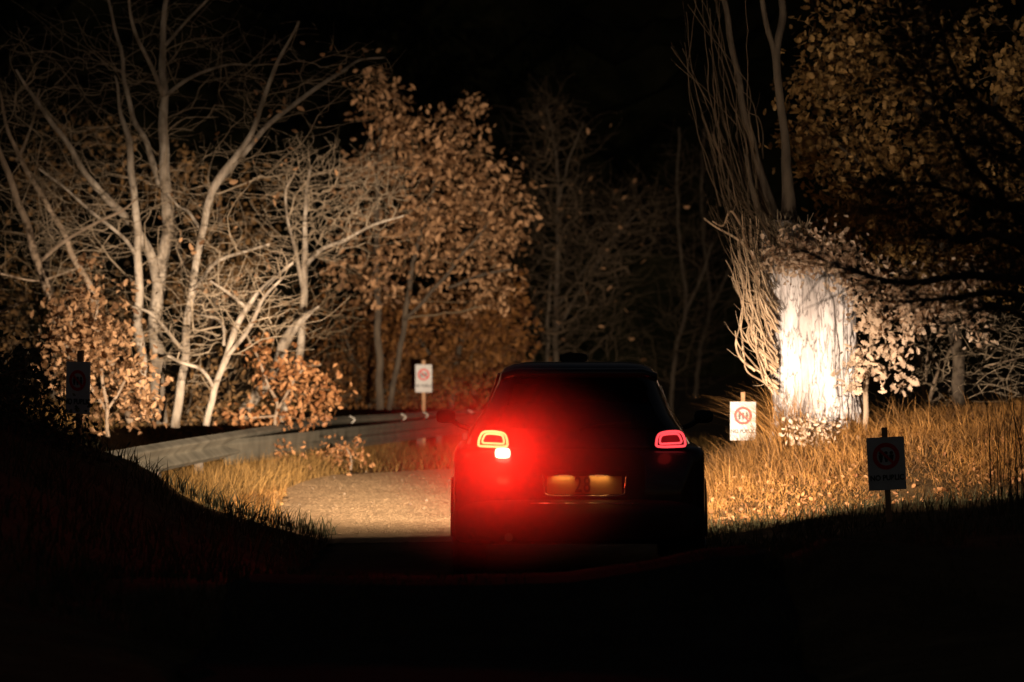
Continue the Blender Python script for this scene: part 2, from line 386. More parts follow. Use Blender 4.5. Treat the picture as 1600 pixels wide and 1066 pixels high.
    if leaf and nleaf:
        c = tips if leaf_prob >= 1 else tips[RNG.uniform(size=len(tips)) < leaf_prob]
        L = np.repeat(c, nleaf, 0)+RNG.normal(0, lr, (len(c)*nleaf, 3))
        V, F_ = leaf_arrays(L, lsize, tmpl, droop)
        obj_np('leaves', V, F_, M[leaf], root, base, False, 'stuff')
    return root
def base_at(px, D): 
    x = (px-800)*K*D; return (x, D, gz(x, D)-.03)
def bpx(px, D, dy=8):   # photo y of the ground there, slightly below
    x = (px-800)*K*D; return HOR+(EYE-gz(x, D))/(K*D)+dy

# ------------------------------------------------------------------ the car
def car_paint():
    m, n, l, b = mat_base('car_paint')
    b.inputs['Base Color'].default_value = (.012, .010, .010, 1); b.inputs['Roughness'].default_value = .35
    b.inputs['Coat Weight'].default_value = .6; b.inputs['Coat Roughness'].default_value = .08
    return m
M['paint'] = car_paint()
M['plastic'] = mat('plastic', (.012, .011, .010), (.02, .018, .016), 20, .6)
M['glass'] = mat('glass', (.004, .004, .005), None, 5, .06, spec=.6, coat=0)
M['chrome'] = mat('chrome', (.5, .47, .42), None, 5, .22, metallic=1)
M['tyre'] = mat('tyre', (.015, .015, .015), (.03, .03, .03), 30, .9)
M['plate'] = mat('plate', (.30, .22, .10), (.36, .27, .13), 6, .6)
M['digit'] = mat('digit', (.02, .012, .008), None, 5, .5)
M['ring_hot'] = emis('ring_hot', (1, .55, .17), 3.0)
M['ring_red'] = emis('ring_red', (1, .065, .075), 1.7)
M['lamp_centre'] = emis('lamp_centre', (1, .04, .04), .5)
M['lamp_dim'] = emis('lamp_dim', (1, .02, .04), .07)
M['fog'] = emis('fog', (1, .74, .48), 6)
M['red_lens'] = mat('red_lens', (.10, .004, .004), None, 5, .15)
M['head_glass'] = emis('head_glass', HEAD_COL, 25)
M['amber'] = emis('amber', (1, .42, .12), .5)
CO = (CARX, CARY, 0)
car = empty('rally_car', CO, 'dark hatchback seen from behind with red tail lights lit, standing on the gravel track', 'car')
def cp(x, y, z): return (CARX+x, CARY+y, z)
def loft(rings, close=True):
    R_ = np.array(rings); n, k, _ = R_.shape; V = R_.reshape(-1, 3)
    i = np.arange(n-1)[:, None]*k; j = np.arange(k)[None]
    F_ = [np.stack([i+j, i+(j+1) % k, i+k+(j+1) % k, i+k+j], -1).reshape(-1, 4)]
    if close: F_ += [np.array([list(range(k))[::-1]]), np.array([list(range((n-1)*k, n*k))])]
    return V, F_
def cobj(name, V, F_, m, parent=None, smooth=False):
    return obj_np(name, np.asarray(V)+np.array(CO), F_, m, parent or car, CO if (parent is None or parent is car) else CO, smooth)
def ssup(e, k=36):
    a = np.linspace(0, 2*np.pi, k, endpoint=False)+np.pi/k
    return np.sign(np.cos(a))*np.abs(np.cos(a))**(2/e), np.sign(np.sin(a))*np.abs(np.sin(a))**(2/e)
c_, s_ = ssup(14)
st = [(0, .80, .34, .90), (.05, .865, .28, .925), (.2, .888, .24, .945), (.8, .893, .22, .95), (1.6, .893, .22, .955), (2.4, .893, .22, .955), (3.1, .893, .22, .94), (3.6, .86, .22, .88), (3.95, .79, .24, .80), (4.12, .70, .30, .74)]
def wa(y):  # sill rises over the wheels
    return 0
rings = [[(hw*c, y, (zb+zt)/2+(zt-zb)/2*s) for c, s in zip(c_, s_)] for y, hw, zb, zt in st]
V, F_ = loft(rings); cobj('body', V, F_, M['paint'], smooth=True)
c_, s_ = ssup(6, 40)
zs = [(.90, .82, .03, 3.15), (.95, .80, .05, 3.0), (1.04, .755, .10, 2.75), (1.15, .675, .17, 2.5), (1.30, .61, .29, 2.2), (1.39, .575, .36, 2.0), (1.45, .56, .42, 1.85), (1.49, .53, .48, 1.75), (1.515, .47, .58, 1.62), (1.53, .38, .7, 1.5)]
rings = [[(hw*c, (y0+y1)/2+(y1-y0)/2*s, z) for c, s in zip(c_, s_)] for z, hw, y0, y1 in zs]
V, F_ = loft(rings); cobj('cabin', V, F_, M['paint'], smooth=True)
def cabrear(z): return float(np.interp(z, [q[0] for q in zs], [q[2] for q in zs]))
def cabhw(z): return float(np.interp(z, [q[0] for q in zs], [q[1] for q in zs]))
# rear window
zz = np.linspace(1.06, 1.37, 6)
V = []; 
for z in zz:
    for t in np.linspace(-1, 1, 9): V.append((t*(cabhw(z)-.13), cabrear(z)-.012+.02*t*t, z))
idx = np.arange(54).reshape(6, 9)
Fg = np.stack([idx[:-1, :-1], idx[:-1, 1:], idx[1:, 1:], idx[1:, :-1]], -1).reshape(-1, 4)
cobj('rear_window', V, [Fg], M['glass'], smooth=True)
# wiper
V, F_ = tube([(0, .055, 1.05), (.1, .08, 1.09), (.36, .085, 1.10)], [.012, .008, .006], 6); cobj('wiper', V, F_, M['plastic'])
# spoiler
s = Soup(); c2, s2 = ssup(3, 16)
for_r = [[(x, .30+.11*c, 1.45+.035*s+.0*x-(.03 if abs(x) > .5 else 0)) for c, s in zip(c2, s2)] for x in (-.55, -.45, -.2, 0, .2, .45, .55)]
V, F_ = loft(for_r); cobj('spoiler', V, F_, M['paint'], smooth=True)
# side windows and their bright trim
for sx in (-1, 1):
    for ya, yb in ((.62, 1.05), (1.10, 1.75), (1.80, 2.25)):
        V = []
        for z in (1.04, 1.2, 1.36):
            sh = (z-1.04)*.55
            for t in (0, .5, 1):
                y = (ya+sh*.3)*(1-t)+(yb-sh)*t; V.append((sx*(cabhw(z)+.006), y, z))
        ii = np.arange(9).reshape(3, 3)
        Fq = np.stack([ii[:-1, :-1], ii[:-1, 1:], ii[1:, 1:], ii[1:, :-1]], -1).reshape(-1, 4)
        cobj('side_window', V, [Fq], M['glass'])
    V, F_ = tube([(sx*(cabhw(z)+.012), y, z) for y, z in ((1.9, 1.44), (2.05, 1.38), (2.3, 1.27), (2.5, 1.15), (2.75, 1.04), (2.98, .95))], .011, 6)
    cobj('pillar_trim', V, F_, M['chrome'], smooth=True)
    # mirror
    m_ = [[(sx*(.98+.075*c*f), 2.45+d, 1.115+.05*s*f) for c, s in zip(c2, s2)] for d, f in ((-.03, .9), (0, 1), (.06, .9), (.1, .5))]
    V, F_ = loft(m_); mo = cobj('mirror', V, F_, M['plastic'], smooth=True)
    V, F_ = tube([(sx*.80, 2.48, 1.02), (sx*.88, 2.48, 1.05), (sx*.94, 2.47, 1.09)], .02, 6); cobj('mirror_arm', V, F_, M['plastic'], mo).location = (0, 0, 0)
# rear bumper, beam-cutting front shelf, exhaust
s = Soup(); c3, s3 = ssup(5, 20); c4, s4 = ssup(40, 24)
V, F_ = loft([[(hw*1.0*x, y, z) for x, z in zip(c3*1.0, .42+.14*s3)] for y, hw in ((-.06, .74), (-.03, .83), (.1, .885), (.35, .895))])
cobj('rear_bumper', V, F_, M['plastic'], smooth=True)
V, F_ = loft([[(hw*x, y, z) for x, z in zip(c4, .45+.246*s4)] for y, hw in ((3.9, .885), (4.2, .885), (4.38, .88), (4.46, .87))])  # unseen shelf, raised and pushed forward to cut the beams off near ground
cobj('beam_cutoff_bumper', V, F_, M['plastic'], smooth=True)
V, F_ = tube([(-.5, -.1, .30), (-.5, .2, .30)], .03, 12); cobj('exhaust_pipe', V, F_, M['chrome'])
# tailgate outline and handle strip
V, F_ = loft([[(x, y, z) for x, z in zip(.46*c3, .70+.215*s3)] for y in (-.012, .02)]); cobj('tailgate', V, F_, M['paint'], smooth=False)
# number plate housing
px0, px1 = -.262, .325; s = Soup(); s.box(px0-.01, px1+.01, -.06, 0, .735, .765); cobj('plate_lamp_bar', np.concatenate(s.V), s.faces(), M['plastic'])
s = Soup(); s.box(px0+.03, px1-.03, -.022, -.013, .60, .725); pl = cobj('number_plate', np.concatenate(s.V), s.faces(), M['plate'])
V, F_ = tube(catmull([(px0-.0, -.035, .735), (px0+.008, -.035, .65), (px0+.04, -.035, .592), (0, -.035, .588), (px1-.04, -.035, .592), (px1-.008, -.035, .65), (px1, -.035, .735)], 6), .007, 6)
cobj('plate_trim', V, F_, M['chrome'], smooth=True)
s = Soup(); s.box(px0, px1, -.05, -.005, .572, .584); cobj('plate_ledge', np.concatenate(s.V), s.faces(), M['paint'])
V, F_ = tube([(-.35, -.066, .535), (0, -.072, .535), (.41, -.066, .535)], .006, 6); cobj('bumper_strip', V, F_, M['chrome'], smooth=True)
def text_mesh(name, body, size, m, parent, loc, bold=.0, rot=(math.radians(90), 0, 0), ext=.002, sx=1.0):
    cu = bpy.data.curves.new(name, 'FONT'); cu.body = body; cu.size = size; cu.align_x = 'CENTER'; cu.align_y = 'CENTER'; cu.extrude = ext; cu.offset = bold
    t = bpy.data.objects.new('tmp', cu); sc.collection.objects.link(t)
    dg = bpy.context.evaluated_depsgraph_get(); me = bpy.data.meshes.new_from_object(t.evaluated_get(dg)); bpy.data.objects.remove(t)
    me.materials.clear(); me.materials.append(m)
    o = bpy.data.objects.new(name, me); link(o, parent); o.location = loc; o.rotation_euler = rot; o.scale = (sx, 1, 1); return o
text_mesh('digit', '2', .155, M['digit'], pl, (-.012, -.025, .662), .003, sx=.66)
text_mesh('digit', '8', .155, M['digit'], pl, (.050, -.025, .662), .003, sx=.66)
def lamp(name, typ, loc, col, e, rot=(0, 0, 0), size=.02, parent=car, **kw):
    d = bpy.data.lights.new(name, typ); d.color = col; d.energy = e
    if hasattr(d, 'shadow_soft_size'): d.shadow_soft_size = size
    for k, v in kw.items(): setattr(d, k, v)
    o = bpy.data.objects.new(name, d); link(o, parent); o.location = loc; o.rotation_euler = rot; return o
for x in (-.118, .135):
    s = Soup(); s.box(x-.03, x+.03, -.05, -.028, .728, .7345); cobj('plate_lamp', np.concatenate(s.V), s.faces(), M['amber'])
    lamp('plate_light', 'AREA', (x, -.046, .727), (1, .42, .11), .15, (math.radians(14), 0, 0), shape='RECTANGLE', size_y=.012).data.size = .13
# tail lamps
def tail_ring(pts, sx, xc, zc, r, name, m, y):
    q = np.array([((a-700)/17.76*.0045*sx+xc, y, -(b-455)/17.76*.0045+zc) for a, b in pts])
    n = len(q); Q = []
    for i in range(n):
        p0, p1, p2, p3 = q[i-1], q[i], q[(i+1) % n], q[(i+2) % n]
        for t in np.linspace(0, 1, 6, endpoint=False): Q.append(.5*((2*p1)+(-p0+p2)*t+(2*p0-5*p1+4*p2-p3)*t*t+(-p0+3*p1-3*p2+p3)*t**3))
    V, F_ = tube(np.array(Q), r, 6, closed=True); return V, F_, np.array(Q)
OUT = [(335, 635), (312, 560), (340, 420), (400, 300), (500, 245), (700, 238), (900, 262), (1030, 315), (1090, 420), (1110, 540), (1095, 640), (900, 665), (700, 660), (480, 650)]
INN = [(430, 545), (425, 470), (470, 370), (530, 312), (700, 305), (880, 325), (970, 360), (1010, 450), (1012, 550), (960, 580), (700, 570), (520, 562)]
for sx, xc, mr, mc, lb in ((1, -.614, 'ring_hot', 'lamp_centre', 'left tail lamp glowing almost yellow'), (-1, .642, 'ring_red', 'lamp_dim', 'right tail lamp glowing red')):
    zc = .985; y = -.02
    V, F_, Q = tail_ring(OUT, sx, xc, zc, .0085, 'x', None, y)
    cen = Q.mean(0); H = []
    for yy, f in ((.09, 1.12), (-.004, 1.15), (-.015, 1.08)): H.append((Q-cen)*np.array([f, 1, f])+cen*np.array([1, 0, 1])+np.array([0, yy-(-.02)*0, 0])-np.array([0, 0, 0]))
    H = [np.stack([h[:, 0], np.full(len(h), yy), h[:, 2]], -1) for h, yy in zip(H, (.09, -.004, -.015))]
    Vh, Fh = loft(H); th = cobj('tail_lamp', Vh, Fh, M['plastic'], smooth=False); th['label'] = lb
    cobj('light_ring', V, F_, M[mr], th, True).location = (0, 0, 0)
    V, F_, Q2 = tail_ring(INN, sx, xc, zc, .007, 'x', None, y); cobj('light_ring', V, F_, M[mr], th, True).location = (0, 0, 0)
    Q3 = (Q2-cen)*np.array([.9, 1, .86])+cen
    V = np.vstack([Q3+np.array([0, .002, 0])]); cobj('lamp_centre', V, [np.array([list(range(len(V)))])], M[mc], th).location = (0, 0, 0)
# rear fog lamp (lit, left) and its dark twin reflector (right)
cF, sF = ssup(3.5, 24)
def pad(xc, zc, hw, hz, m, name, y0=-.035):
    V, F_ = loft([[(xc+hw*f*c, y, zc+hz*f*s) for c, s in zip(cF, sF)] for y, f in ((.04, 1), (y0+.01, 1), (y0, .85))]); return cobj(name, V, F_, m, smooth=True)
pad(-.543, .887, .054, .036, M['fog'], 'fog_lamp')
FL = (-.545, -.10, .885)
lamp('fog_light', 'SPOT', FL, (1, .003, .001), FOG_W, (math.radians(-92), 0, 0), .03, spot_size=math.radians(125), spot_blend=1.0)
lamp('fog_spill', 'POINT', (-.60, -.22, .80), (1, .03, .012), 5.0, size=.05)
lamp('tail_side_glow', 'POINT', (-.885, -.11, .98), (1, .04, .015), 3.5, size=.03)
lamp('tail_glow', 'POINT', (.642, -.14, .985), (1, .04, .03), .12, size=.05)
# roof box
s = Soup(); V, F_ = loft([[(-.03+.10*f*c, y, 1.56+.034*s) for c, s in zip(cF, sF)] for y, f in ((.95, .9), (.97, 1), (1.25, 1), (1.28, .9))]); rb = cobj('roof_box', V, F_, M['plastic'])
V, F_ = tube([(.075, .96, 1.545), (.075, .955, 1.585)], .006, 6); cobj('metal_edge', V, F_, M['chrome'], rb).location = (0, 0, 0)
# wheels
for sx in (-1, 1):
    for y in (.72, 3.32):
        a = np.linspace(0, 2*np.pi, 40, endpoint=False)
        prof = [(.66, .19), (.66, .30), (.70, .325), (.86, .325), (.90, .30), (.90, .21), (.87, .2)]
        rings = [[(sx*x, y+r*math.cos(t), .325+r*math.sin(t)) for t in a] for x, r in prof]
        V, F_ = loft(rings); wh = cobj('wheel', V, F_, M['tyre'], smooth=True)
        s = Soup()
        for k in range(5):
            t = k*2*np.pi/5; V, F_ = tube([(sx*.885, y, .325), (sx*.892, y+.19*math.cos(t), .325+.19*math.sin(t))], [.03, .022], 6); s.add(V, F_)
        V, F_ = tube([(sx*.885, y+.2*math.cos(t), .325+.2*math.sin(t)) for t in a], .012, 6, closed=True); s.add(V, F_)
        ri = cobj('rim', np.concatenate(s.V), s.faces(), M['chrome'], wh); ri.location = (0, 0, 0)
        V, F_ = tube([(sx*.895, y+.36*math.cos(t), .325+.36*math.sin(t)) for t in np.linspace(-.1, np.pi+.1, 24)], .022, 6); cobj('wheel_arch', V, F_, M['plastic'], smooth=True)
# headlights and their beams
for x in (-.60, .60):
    V, F_ = loft([[(x+.11*f*c, y, .735+.06*f*s) for c, s in zip(cF, sF)] for y, f in ((3.95, .9), (4.14, 1), (4.17, .85))]); h = cobj('headlight', V, F_, M['head_glass'], smooth=True)
    b_ = lamp('headlight_beam', 'SPOT', (x, 4.20, .735), HEAD_COL, HEAD_W, (math.radians(90.2), 0, math.radians(2 if x < 0 else 0)), .02, spot_size=math.radians(23), spot_blend=1.0)
    b_.scale = (3.2, 1, 1)
    lamp('high_beam', 'SPOT', (x, 4.205, .735), HEAD_COL, HIGH_W, (math.radians(92.5), 0, math.radians(7)), .02, spot_size=math.radians(16), spot_blend=1.0).scale = (1.7, 1, 1)
    lamp('headlight_spill', 'SPOT', (x, 4.21, .735), HEAD_COL, WIDE_W, (math.radians(90), 0, 0), .03, spot_size=math.radians(140), spot_blend=.8)
# added mist behind the car, standing in for red lens glare
def mist():
    m = bpy.data.materials.new('glare_mist'); m.use_nodes = True; n = m.node_tree.nodes; l = m.node_tree.links
    n.remove(n['Principled BSDF']); v = n.new('ShaderNodeVolumePrincipled'); v.inputs['Color'].default_value = (.9, .9, .9, 1); v.inputs['Anisotropy'].default_value = .55
    tc = n.new('ShaderNodeTexCoord'); ln = n.new('ShaderNodeVectorMath'); ln.operation = 'LENGTH'; l.new(tc.outputs['Object'], ln.inputs[0])
    mr = n.new('ShaderNodeMapRange'); mr.interpolation_type = 'SMOOTHSTEP'; mr.inputs[1].default_value = .1; mr.inputs[2].default_value = 1.0; mr.inputs[3].default_value = 1; mr.inputs[4].default_value = 0
    l.new(ln.outputs['Value'], mr.inputs[0])
    no = n.new('ShaderNodeTexNoise'); no.inputs['Scale'].default_value = 2.2; l.new(tc.outputs['Object'], no.inputs[0])
    a = n.new('ShaderNodeMath'); a.operation = 'MULTIPLY_ADD'; l.new(no.outputs[0], a.inputs[0]); a.inputs[1].default_value = 1.5; a.inputs[2].default_value = .25
    b = n.new('ShaderNodeMath'); b.operation = 'MULTIPLY'; l.new(mr.outputs[0], b.inputs[0]); l.new(a.outputs[0], b.inputs[1])
    c = n.new('ShaderNodeMath'); c.operation = 'MULTIPLY'; l.new(b.outputs[0], c.inputs[0]); c.inputs[1].default_value = .75
    l.new(c.outputs[0], v.inputs['Density']); l.new(v.outputs[0], n['Material Output'].inputs['Volume']); return m
MC = (CARX-.57, CARY-.85, .80); a = np.linspace(0, 2*np.pi, 32, endpoint=False)
rings = [[(math.sin(p)*math.cos(t), math.sin(p)*math.sin(t), -math.cos(p)) for t in a] for p in np.linspace(.02, np.pi-.02, 18)]
V, F_ = loft(rings); mo = obj_np('glare_mist', V, F_, mist(), smooth=True, kind='stuff')
mo.location = MC; mo.scale = (1.22, .78, .77); mo['label'] = 'added mist standing in for red lens glare around the rear fog lamp'; mo['category'] = 'mist'

# ------------------------------------------------------------------ signs
def sign(px, py, D, hgt, wid, label, post_top, post_bot, tilt=0, yaw=0, lit=True):
    c = P(px, py, D); root = empty('warning_sign', (c[0], c[1], gz(c[0], c[1])), label, 'sign', 'paper no-entry signs on stakes', math.radians(yaw))
    zr = c[2]-root.location[2]
    s = Soup(); s.box(-wid/2, wid/2, -.006, .006, -hgt/2, hgt/2); o = s.obj('board', M['board_white'], root); o.location = (0, 0, zr); o.rotation_euler = (0, math.radians(tilt), 0)
    R_ = wid*.355; zc = hgt*.14
    a = np.linspace(0, 2*np.pi, 40, endpoint=False)
    def ring2(r, x0, z0, y=-.009): return [(x0+r*math.cos(t), y, z0+r*math.sin(t)) for t in a]
    V = ring2(R_, 0, zc)+ring2(R_*.70, 0, zc); i = np.arange(40); Fq = np.stack([i, (i+1) % 40, 40+(i+1) % 40, 40+i], -1)
    def sub(name, V, F, m): q = obj_np(name, V, F, m, o); return q
    sub('red_ring', V, [Fq], M['print_red'])
    d = R_*.62; w2 = R_*.07
    sub('slash', [(-d-w2, -.0105, zc+d-w2), (-d+w2, -.0105, zc+d+w2), (d+w2, -.0105, zc-d+w2), (d-w2, -.0105, zc-d-w2)], [np.array([[0, 1, 2, 3]])], M['print_red'])
    s = Soup()
    for k in (-1, 0, 1):
        x0 = k*R_*.40; V = ring2(R_*.13, x0, zc+R_*.24, -.008); s.add(V, [[list(range(40))]])
        hw = R_*.17; zt = zc+R_*.10; s.add([(x0-hw, -.008, zt), (x0+hw, -.008, zt), (x0+hw*.75, -.008, zt-R_*.30), (x0+hw*.45, -.008, zt-R_*.55), (x0-hw*.45, -.008, zt-R_*.55), (x0-hw*.75, -.008, zt-R_*.30)], [[[0, 1, 2, 3, 4, 5]]])
    s.obj('pictogram', M['print_dark'], o)
    text_mesh('lettering', 'NO PUBLIC', hgt*.14, M['print_dark'], o, (0, -.008, -hgt*.27), .002, ext=.0005, sx=.9)
    pw = .022 if D < 60 else .03
    zt = EYE+(HOR-post_top)*K*D-root.location[2]
    s = Soup(); s.box(-pw, pw, .008, .008+pw*1.4, -.25, zt); q = s.obj('post', M['post_wood'], root); 
    q.location = (0, 0, 0)
    if tilt:
        for ob in (o, q): pass
        q.rotation_euler = (0, math.radians(tilt), 0); o.location = (math.sin(math.radians(tilt))*zr, 0, zr)
        root.location.x -= math.sin(math.radians(tilt))*zr
    return root
sign(662, 591.5, 77, .50, .30, 'small white sign with a red circle beyond the guardrail, furthest of the four signs', 563, 640)
sign(1161, 658, 46.5, .42, .28, 'brightly lit white sign with a red circle beside the pale tree trunk', 613, 700)
sign(1385, 724.5, 33.4, .415, .295, 'dark unlit sign on a stake in the grass at the right', 668, 812, tilt=-3)
sign(122.5, 606, 34.0, .415, .235, 'dark unlit sign on a stake on the left bank', 548, 700, tilt=1.5, yaw=-32)

# ------------------------------------------------------------------ guardrail
gr = empty('guardrail', (float(RX[2]), 52.0, 0), 'long pale metal guardrail curving along the left verge', 'guardrail')
GO = (float(RX[2]), 52.0, 0.0)
prof = [(0, -.155), (.02, -.14), (.075, -.11), (.08, -.085), (.02, -.03), (.0, 0), (.02, .03), (.08, .085), (.075, .11), (.02, .14), (0, .155)]
prof = catmull([(a, 0, b) for a, b in prof], 3)
def rtop(y): return float(np.interp(y, [38, 60, 75, 90, 110], [.68, .69, .69, .62, .55]))
rc = [(-4.10, 37.5)]+list(zip(RX, RY)); cur = catmull([(a, b, 0) for a, b in rc], 12)
seg = np.r_[0, np.cumsum(np.linalg.norm(np.diff(cur, axis=0), axis=1))]
def at_s(sv): return np.array([np.interp(sv, seg, cur[:, 0]), np.interp(sv, seg, cur[:, 1])])
js = [0]
jy = [41.5, 45.6, 49.7, 53.8, 57.6, 61.3, 65, 69, 72.5, 75.5, 78.5, 82, 86, 90, 94, 97]
js = [0]+[float(np.interp(y, cur[:, 1], seg)) for y in jy]
M['post_dark'] = mat('post_dark', (.07, .055, .04), (.13, .10, .07), 10, .8)
M['edge_glint'] = mat('edge_glint', (.62, .58, .50), None, 5, .5, metallic=.2)  # paler than the beams: highlight at the joints put into the colour
for k in range(len(js)-1):
    a, b = js[k], js[k+1]; rows = []; off = .004*(k % 2)
    ss = np.linspace(a, b+.18, 7)
    for sv in ss:
        p = at_s(sv); q = at_s(sv+.1); t = (q-p)/np.linalg.norm(q-p); nrm = np.array([t[1], -t[0]])
        zt = rtop(p[1])-.155
        rows.append([(p[0]+nrm[0]*(u[0]+off), p[1]+nrm[1]*(u[0]+off), zt+u[2]) for u in prof])
    R_ = np.array(rows); n1, k1, _ = R_.shape; idx = np.arange(n1*k1).reshape(n1, k1)
    Fq = np.stack([idx[:-1, :-1], idx[1:, :-1], idx[1:, 1:], idx[:-1, 1:]], -1).reshape(-1, 4)
    bo = obj_np('rail_beam', R_.reshape(-1, 3), [Fq], M['zinc'], gr, GO, True)
    if R_[0][0][1] < 66: continue_edge = False
    else: continue_edge = True
    V, F_ = tube(R_[0]+np.array([.014, 0, 0]), .013, 5)
    if continue_edge: obj_np('lap_edge', V-np.array(GO), F_, M['edge_glint'], bo, smooth=True)
    p = at_s(a+.1); s = Soup(); s.box(p[0]-.11, p[0]-.01, p[1]-.03, p[1]+.03, -.4, rtop(p[1])-.02); s.obj('rail_post', M['post_dark'], gr, GO)

# ------------------------------------------------------------------ great pale trunk at the right
TB = P(1272, 0, 45.2); TB[2] = gz(TB[0], 45.2)-.15
tw = empty('old_poplar', TB, 'massive pale furrowed trunk with upright shoots, brightly lit at the right of the car', 'tree')
cl = [(1279, 700, 166), (1278, 660, 146), (1276, 620, 138), (1273, 560, 138), (1270, 500, 142), (1264, 450, 144), (1250, 410, 128), (1236, 385, 100), (1222, 360, 62), (1216, 345, 40)]
cc = catmull([(a, b, w_) for a, b, w_ in cl], 14); NS = 150; rows = []
for (a, b, w_) in cc:
    p = P(a, b, 45.2); R0 = w_*K*45.2/2
    for j in range(NS):
        t = j/NS*2*np.pi; cx, sy = math.cos(t), math.sin(t)
        r1 = mnoise.noise((cx*4.2, sy*4.2, p[2]*1.3)); rg = abs(mnoise.noise((cx*9+r1*.6, sy*9, p[2]*1.6+3)))
        rg2 = abs(mnoise.noise((cx*19+r1, sy*19, p[2]*3.2+8)))
        d = 1+.06*r1-.16*max(0, .22-rg)*3-.05*max(0, .25-rg2)*3+.04*math.sin(5*t+1)*np.clip((TB[2]+.7-p[2])/.7, 0, 1)
        rows.append((p[0]+R0*d*cx, p[1]+R0*d*sy, p[2]))
n1 = len(cc); idx = np.arange(n1*NS).reshape(n1, NS)
Fq = np.stack([idx[:-1], np.roll(idx, -1, 1)[:-1], np.roll(idx, -1, 1)[1:], idx[1:]], -1).reshape(-1, 4)
M['bark_poplar'] = mat('bark_poplar', (.40, .36, .35), (.66, .62, .62), 5, .9, 1.0, 22, stretch=(1, 1, .3))
def cracks(m):
    n = m.node_tree.nodes; l = m.node_tree.links; b = n['Principled BSDF']; src = b.inputs['Base Color'].links[0].from_socket
    tc = n.new('ShaderNodeTexCoord'); mp = n.new('ShaderNodeMapping'); mp.inputs['Scale'].default_value = (11, 11, 2.2); l.new(tc.outputs['Object'], mp.inputs[0])
    nn = n.new('ShaderNodeTexNoise'); nn.inputs['Scale'].default_value = 1.2; nn.inputs['Detail'].default_value = 5; l.new(mp.outputs[0], nn.inputs[0])
    r = n.new('ShaderNodeValToRGB'); e = r.color_ramp.elements; e[0].position = .465; e[0].color = (1, 1, 1, 1); e[1].position = .535; e[1].color = (1, 1, 1, 1)
    k = r.color_ramp.elements.new(.5); k.color = (.10, .08, .07, 1)
    l.new(nn.outputs[0], r.inputs[0]); mx = n.new('ShaderNodeMix'); mx.data_type = 'RGBA'; mx.blend_type = 'MULTIPLY'; mx.inputs[0].default_value = .85
    l.new(src, mx.inputs[6]); l.new(r.outputs[0], mx.inputs[7]); l.new(mx.outputs[2], b.inputs['Base Color'])
cracks(M['bark_poplar'])
obj_np('trunk', rows, [Fq, idx[-1:][:, :]], M['bark_poplar'], tw, TB, True)
def limb(pts, name='limb', m='bark_dark', parent=tw, org=TB):
    q = catmull([P(a, b, d) for a, b, d, w_ in pts], 8); wd = catmull([(w_*K*d/2, 0, 0) for a, b, d, w_ in pts], 8)[:, 0]
    q += np.array([[mnoise.noise((p[2]*1.6, k*9.1, pts[0][0]))*.06 for k in range(3)] for p in q])
    V, F_ = tube(q, np.maximum(wd, .004), 9); return obj_np(name, V, F_, M[m], parent, org, True)
limb([(1232, 400, 45.2, 40), (1205, 335, 45.2, 26), (1186, 262, 45.1, 16), (1165, 190, 45, 12), (1152, 110, 45, 10), (1140, 55, 45, 10), (1118, -30, 45, 8)])
limb([(1240, 400, 45.3, 44), (1232, 330, 45.4, 26), (1228, 240, 45.5, 15), (1216, 120, 45.5, 13), (1218, 20, 45.6, 12), (1216, -60, 45.6, 10)])
limb([(1225, 390, 45.0, 26), (1196, 350, 44.9, 16), (1178, 300, 44.8, 9), (1165, 240, 44.8, 6)])
limb([(1216, 122, 45.5, 11), (1204, 60, 45.5, 9), (1188, -10, 45.5, 8)])
# upright shoots on the left flank
s = Soup()
def shoot(x0, y0, pts, w0, w1, dz=0):
    D = 44.7+dz; q = catmull([P(x0, y0, D)]+[P(a, b, D+RNG.uniform(-.25, .15)) for a, b in pts], 8)
    q[3:] += np.array([[mnoise.noise((p[2]*3.5, k*5.3, x0*.37))*.035 for k in range(3)] for p in q[3:]])
    V, F_ = tube(q, np.linspace(w0, w1, len(q))*K*D/2, 5, cap=False); s.add(V, F_)
    for i in range(6, len(q)-3, 5):
        d = (q[i+2]-q[i])+RNG.normal(0, .05, 3); V, F_ = tube([q[i], q[i]+d*.8, q[i]+d*1.5+(0, 0, .03)], [w1*K*D*.35, w1*K*D*.3, .001], 3, cap=False)
        if random.random() < .6: s.add(V, F_)
for k in range(10):
    yb = random.uniform(560, 645); dx = random.uniform(30, 62)
    shoot(1216, yb, [(1216-dx*.5, yb-14-random.uniform(0, 14)), (1216-dx, yb-35-random.uniform(0, 25)), (1216-dx-random.uniform(-6, 6), yb-75-random.uniform(0, 30))], 4.2, 1.3)
for k in range(38):
    yb = random.uniform(470, 620); dx = random.uniform(8, 50); top = random.uniform(330, 440)
    shoot(1210+random.uniform(-4, 8), yb, [(1206-dx*.45, yb-30), (1200-dx*.8, (yb+top)/2), (1190-dx-random.uniform(-12, 14), top)], 3.2, 1.0)
s.obj('shoots', M['shoot'], tw, TB, True, 'stuff'); s = Soup()
for k in range(44):
    yb = random.uniform(360, 500); dx = random.uniform(5, 60); top = random.uniform(160, 330)
    shoot(1214+random.uniform(-12, 12), yb, [(1200-dx*.5, yb-45), (1185-dx*.95, (yb+top)/2), (1165-dx*1.25+random.uniform(-10, 16), top)], 1.9, .7, RNG.uniform(-.3, .5))
for k in range(20):
    x = random.uniform(1120, 1195); yb = random.uniform(220, 350); top = random.uniform(-40, 110)
    shoot(x, yb, [(x-random.uniform(5, 22), yb-60), (x-random.uniform(15, 50), (yb+top)/2), (x-random.uniform(20, 120), top)], 2.6, 1.0, RNG.uniform(-.3, .6))
s.obj('shoots', M['twig_dim'], tw, TB, True, 'stuff'); s = Soup()  # upper shoots coloured darker, standing for the beam fading upwards
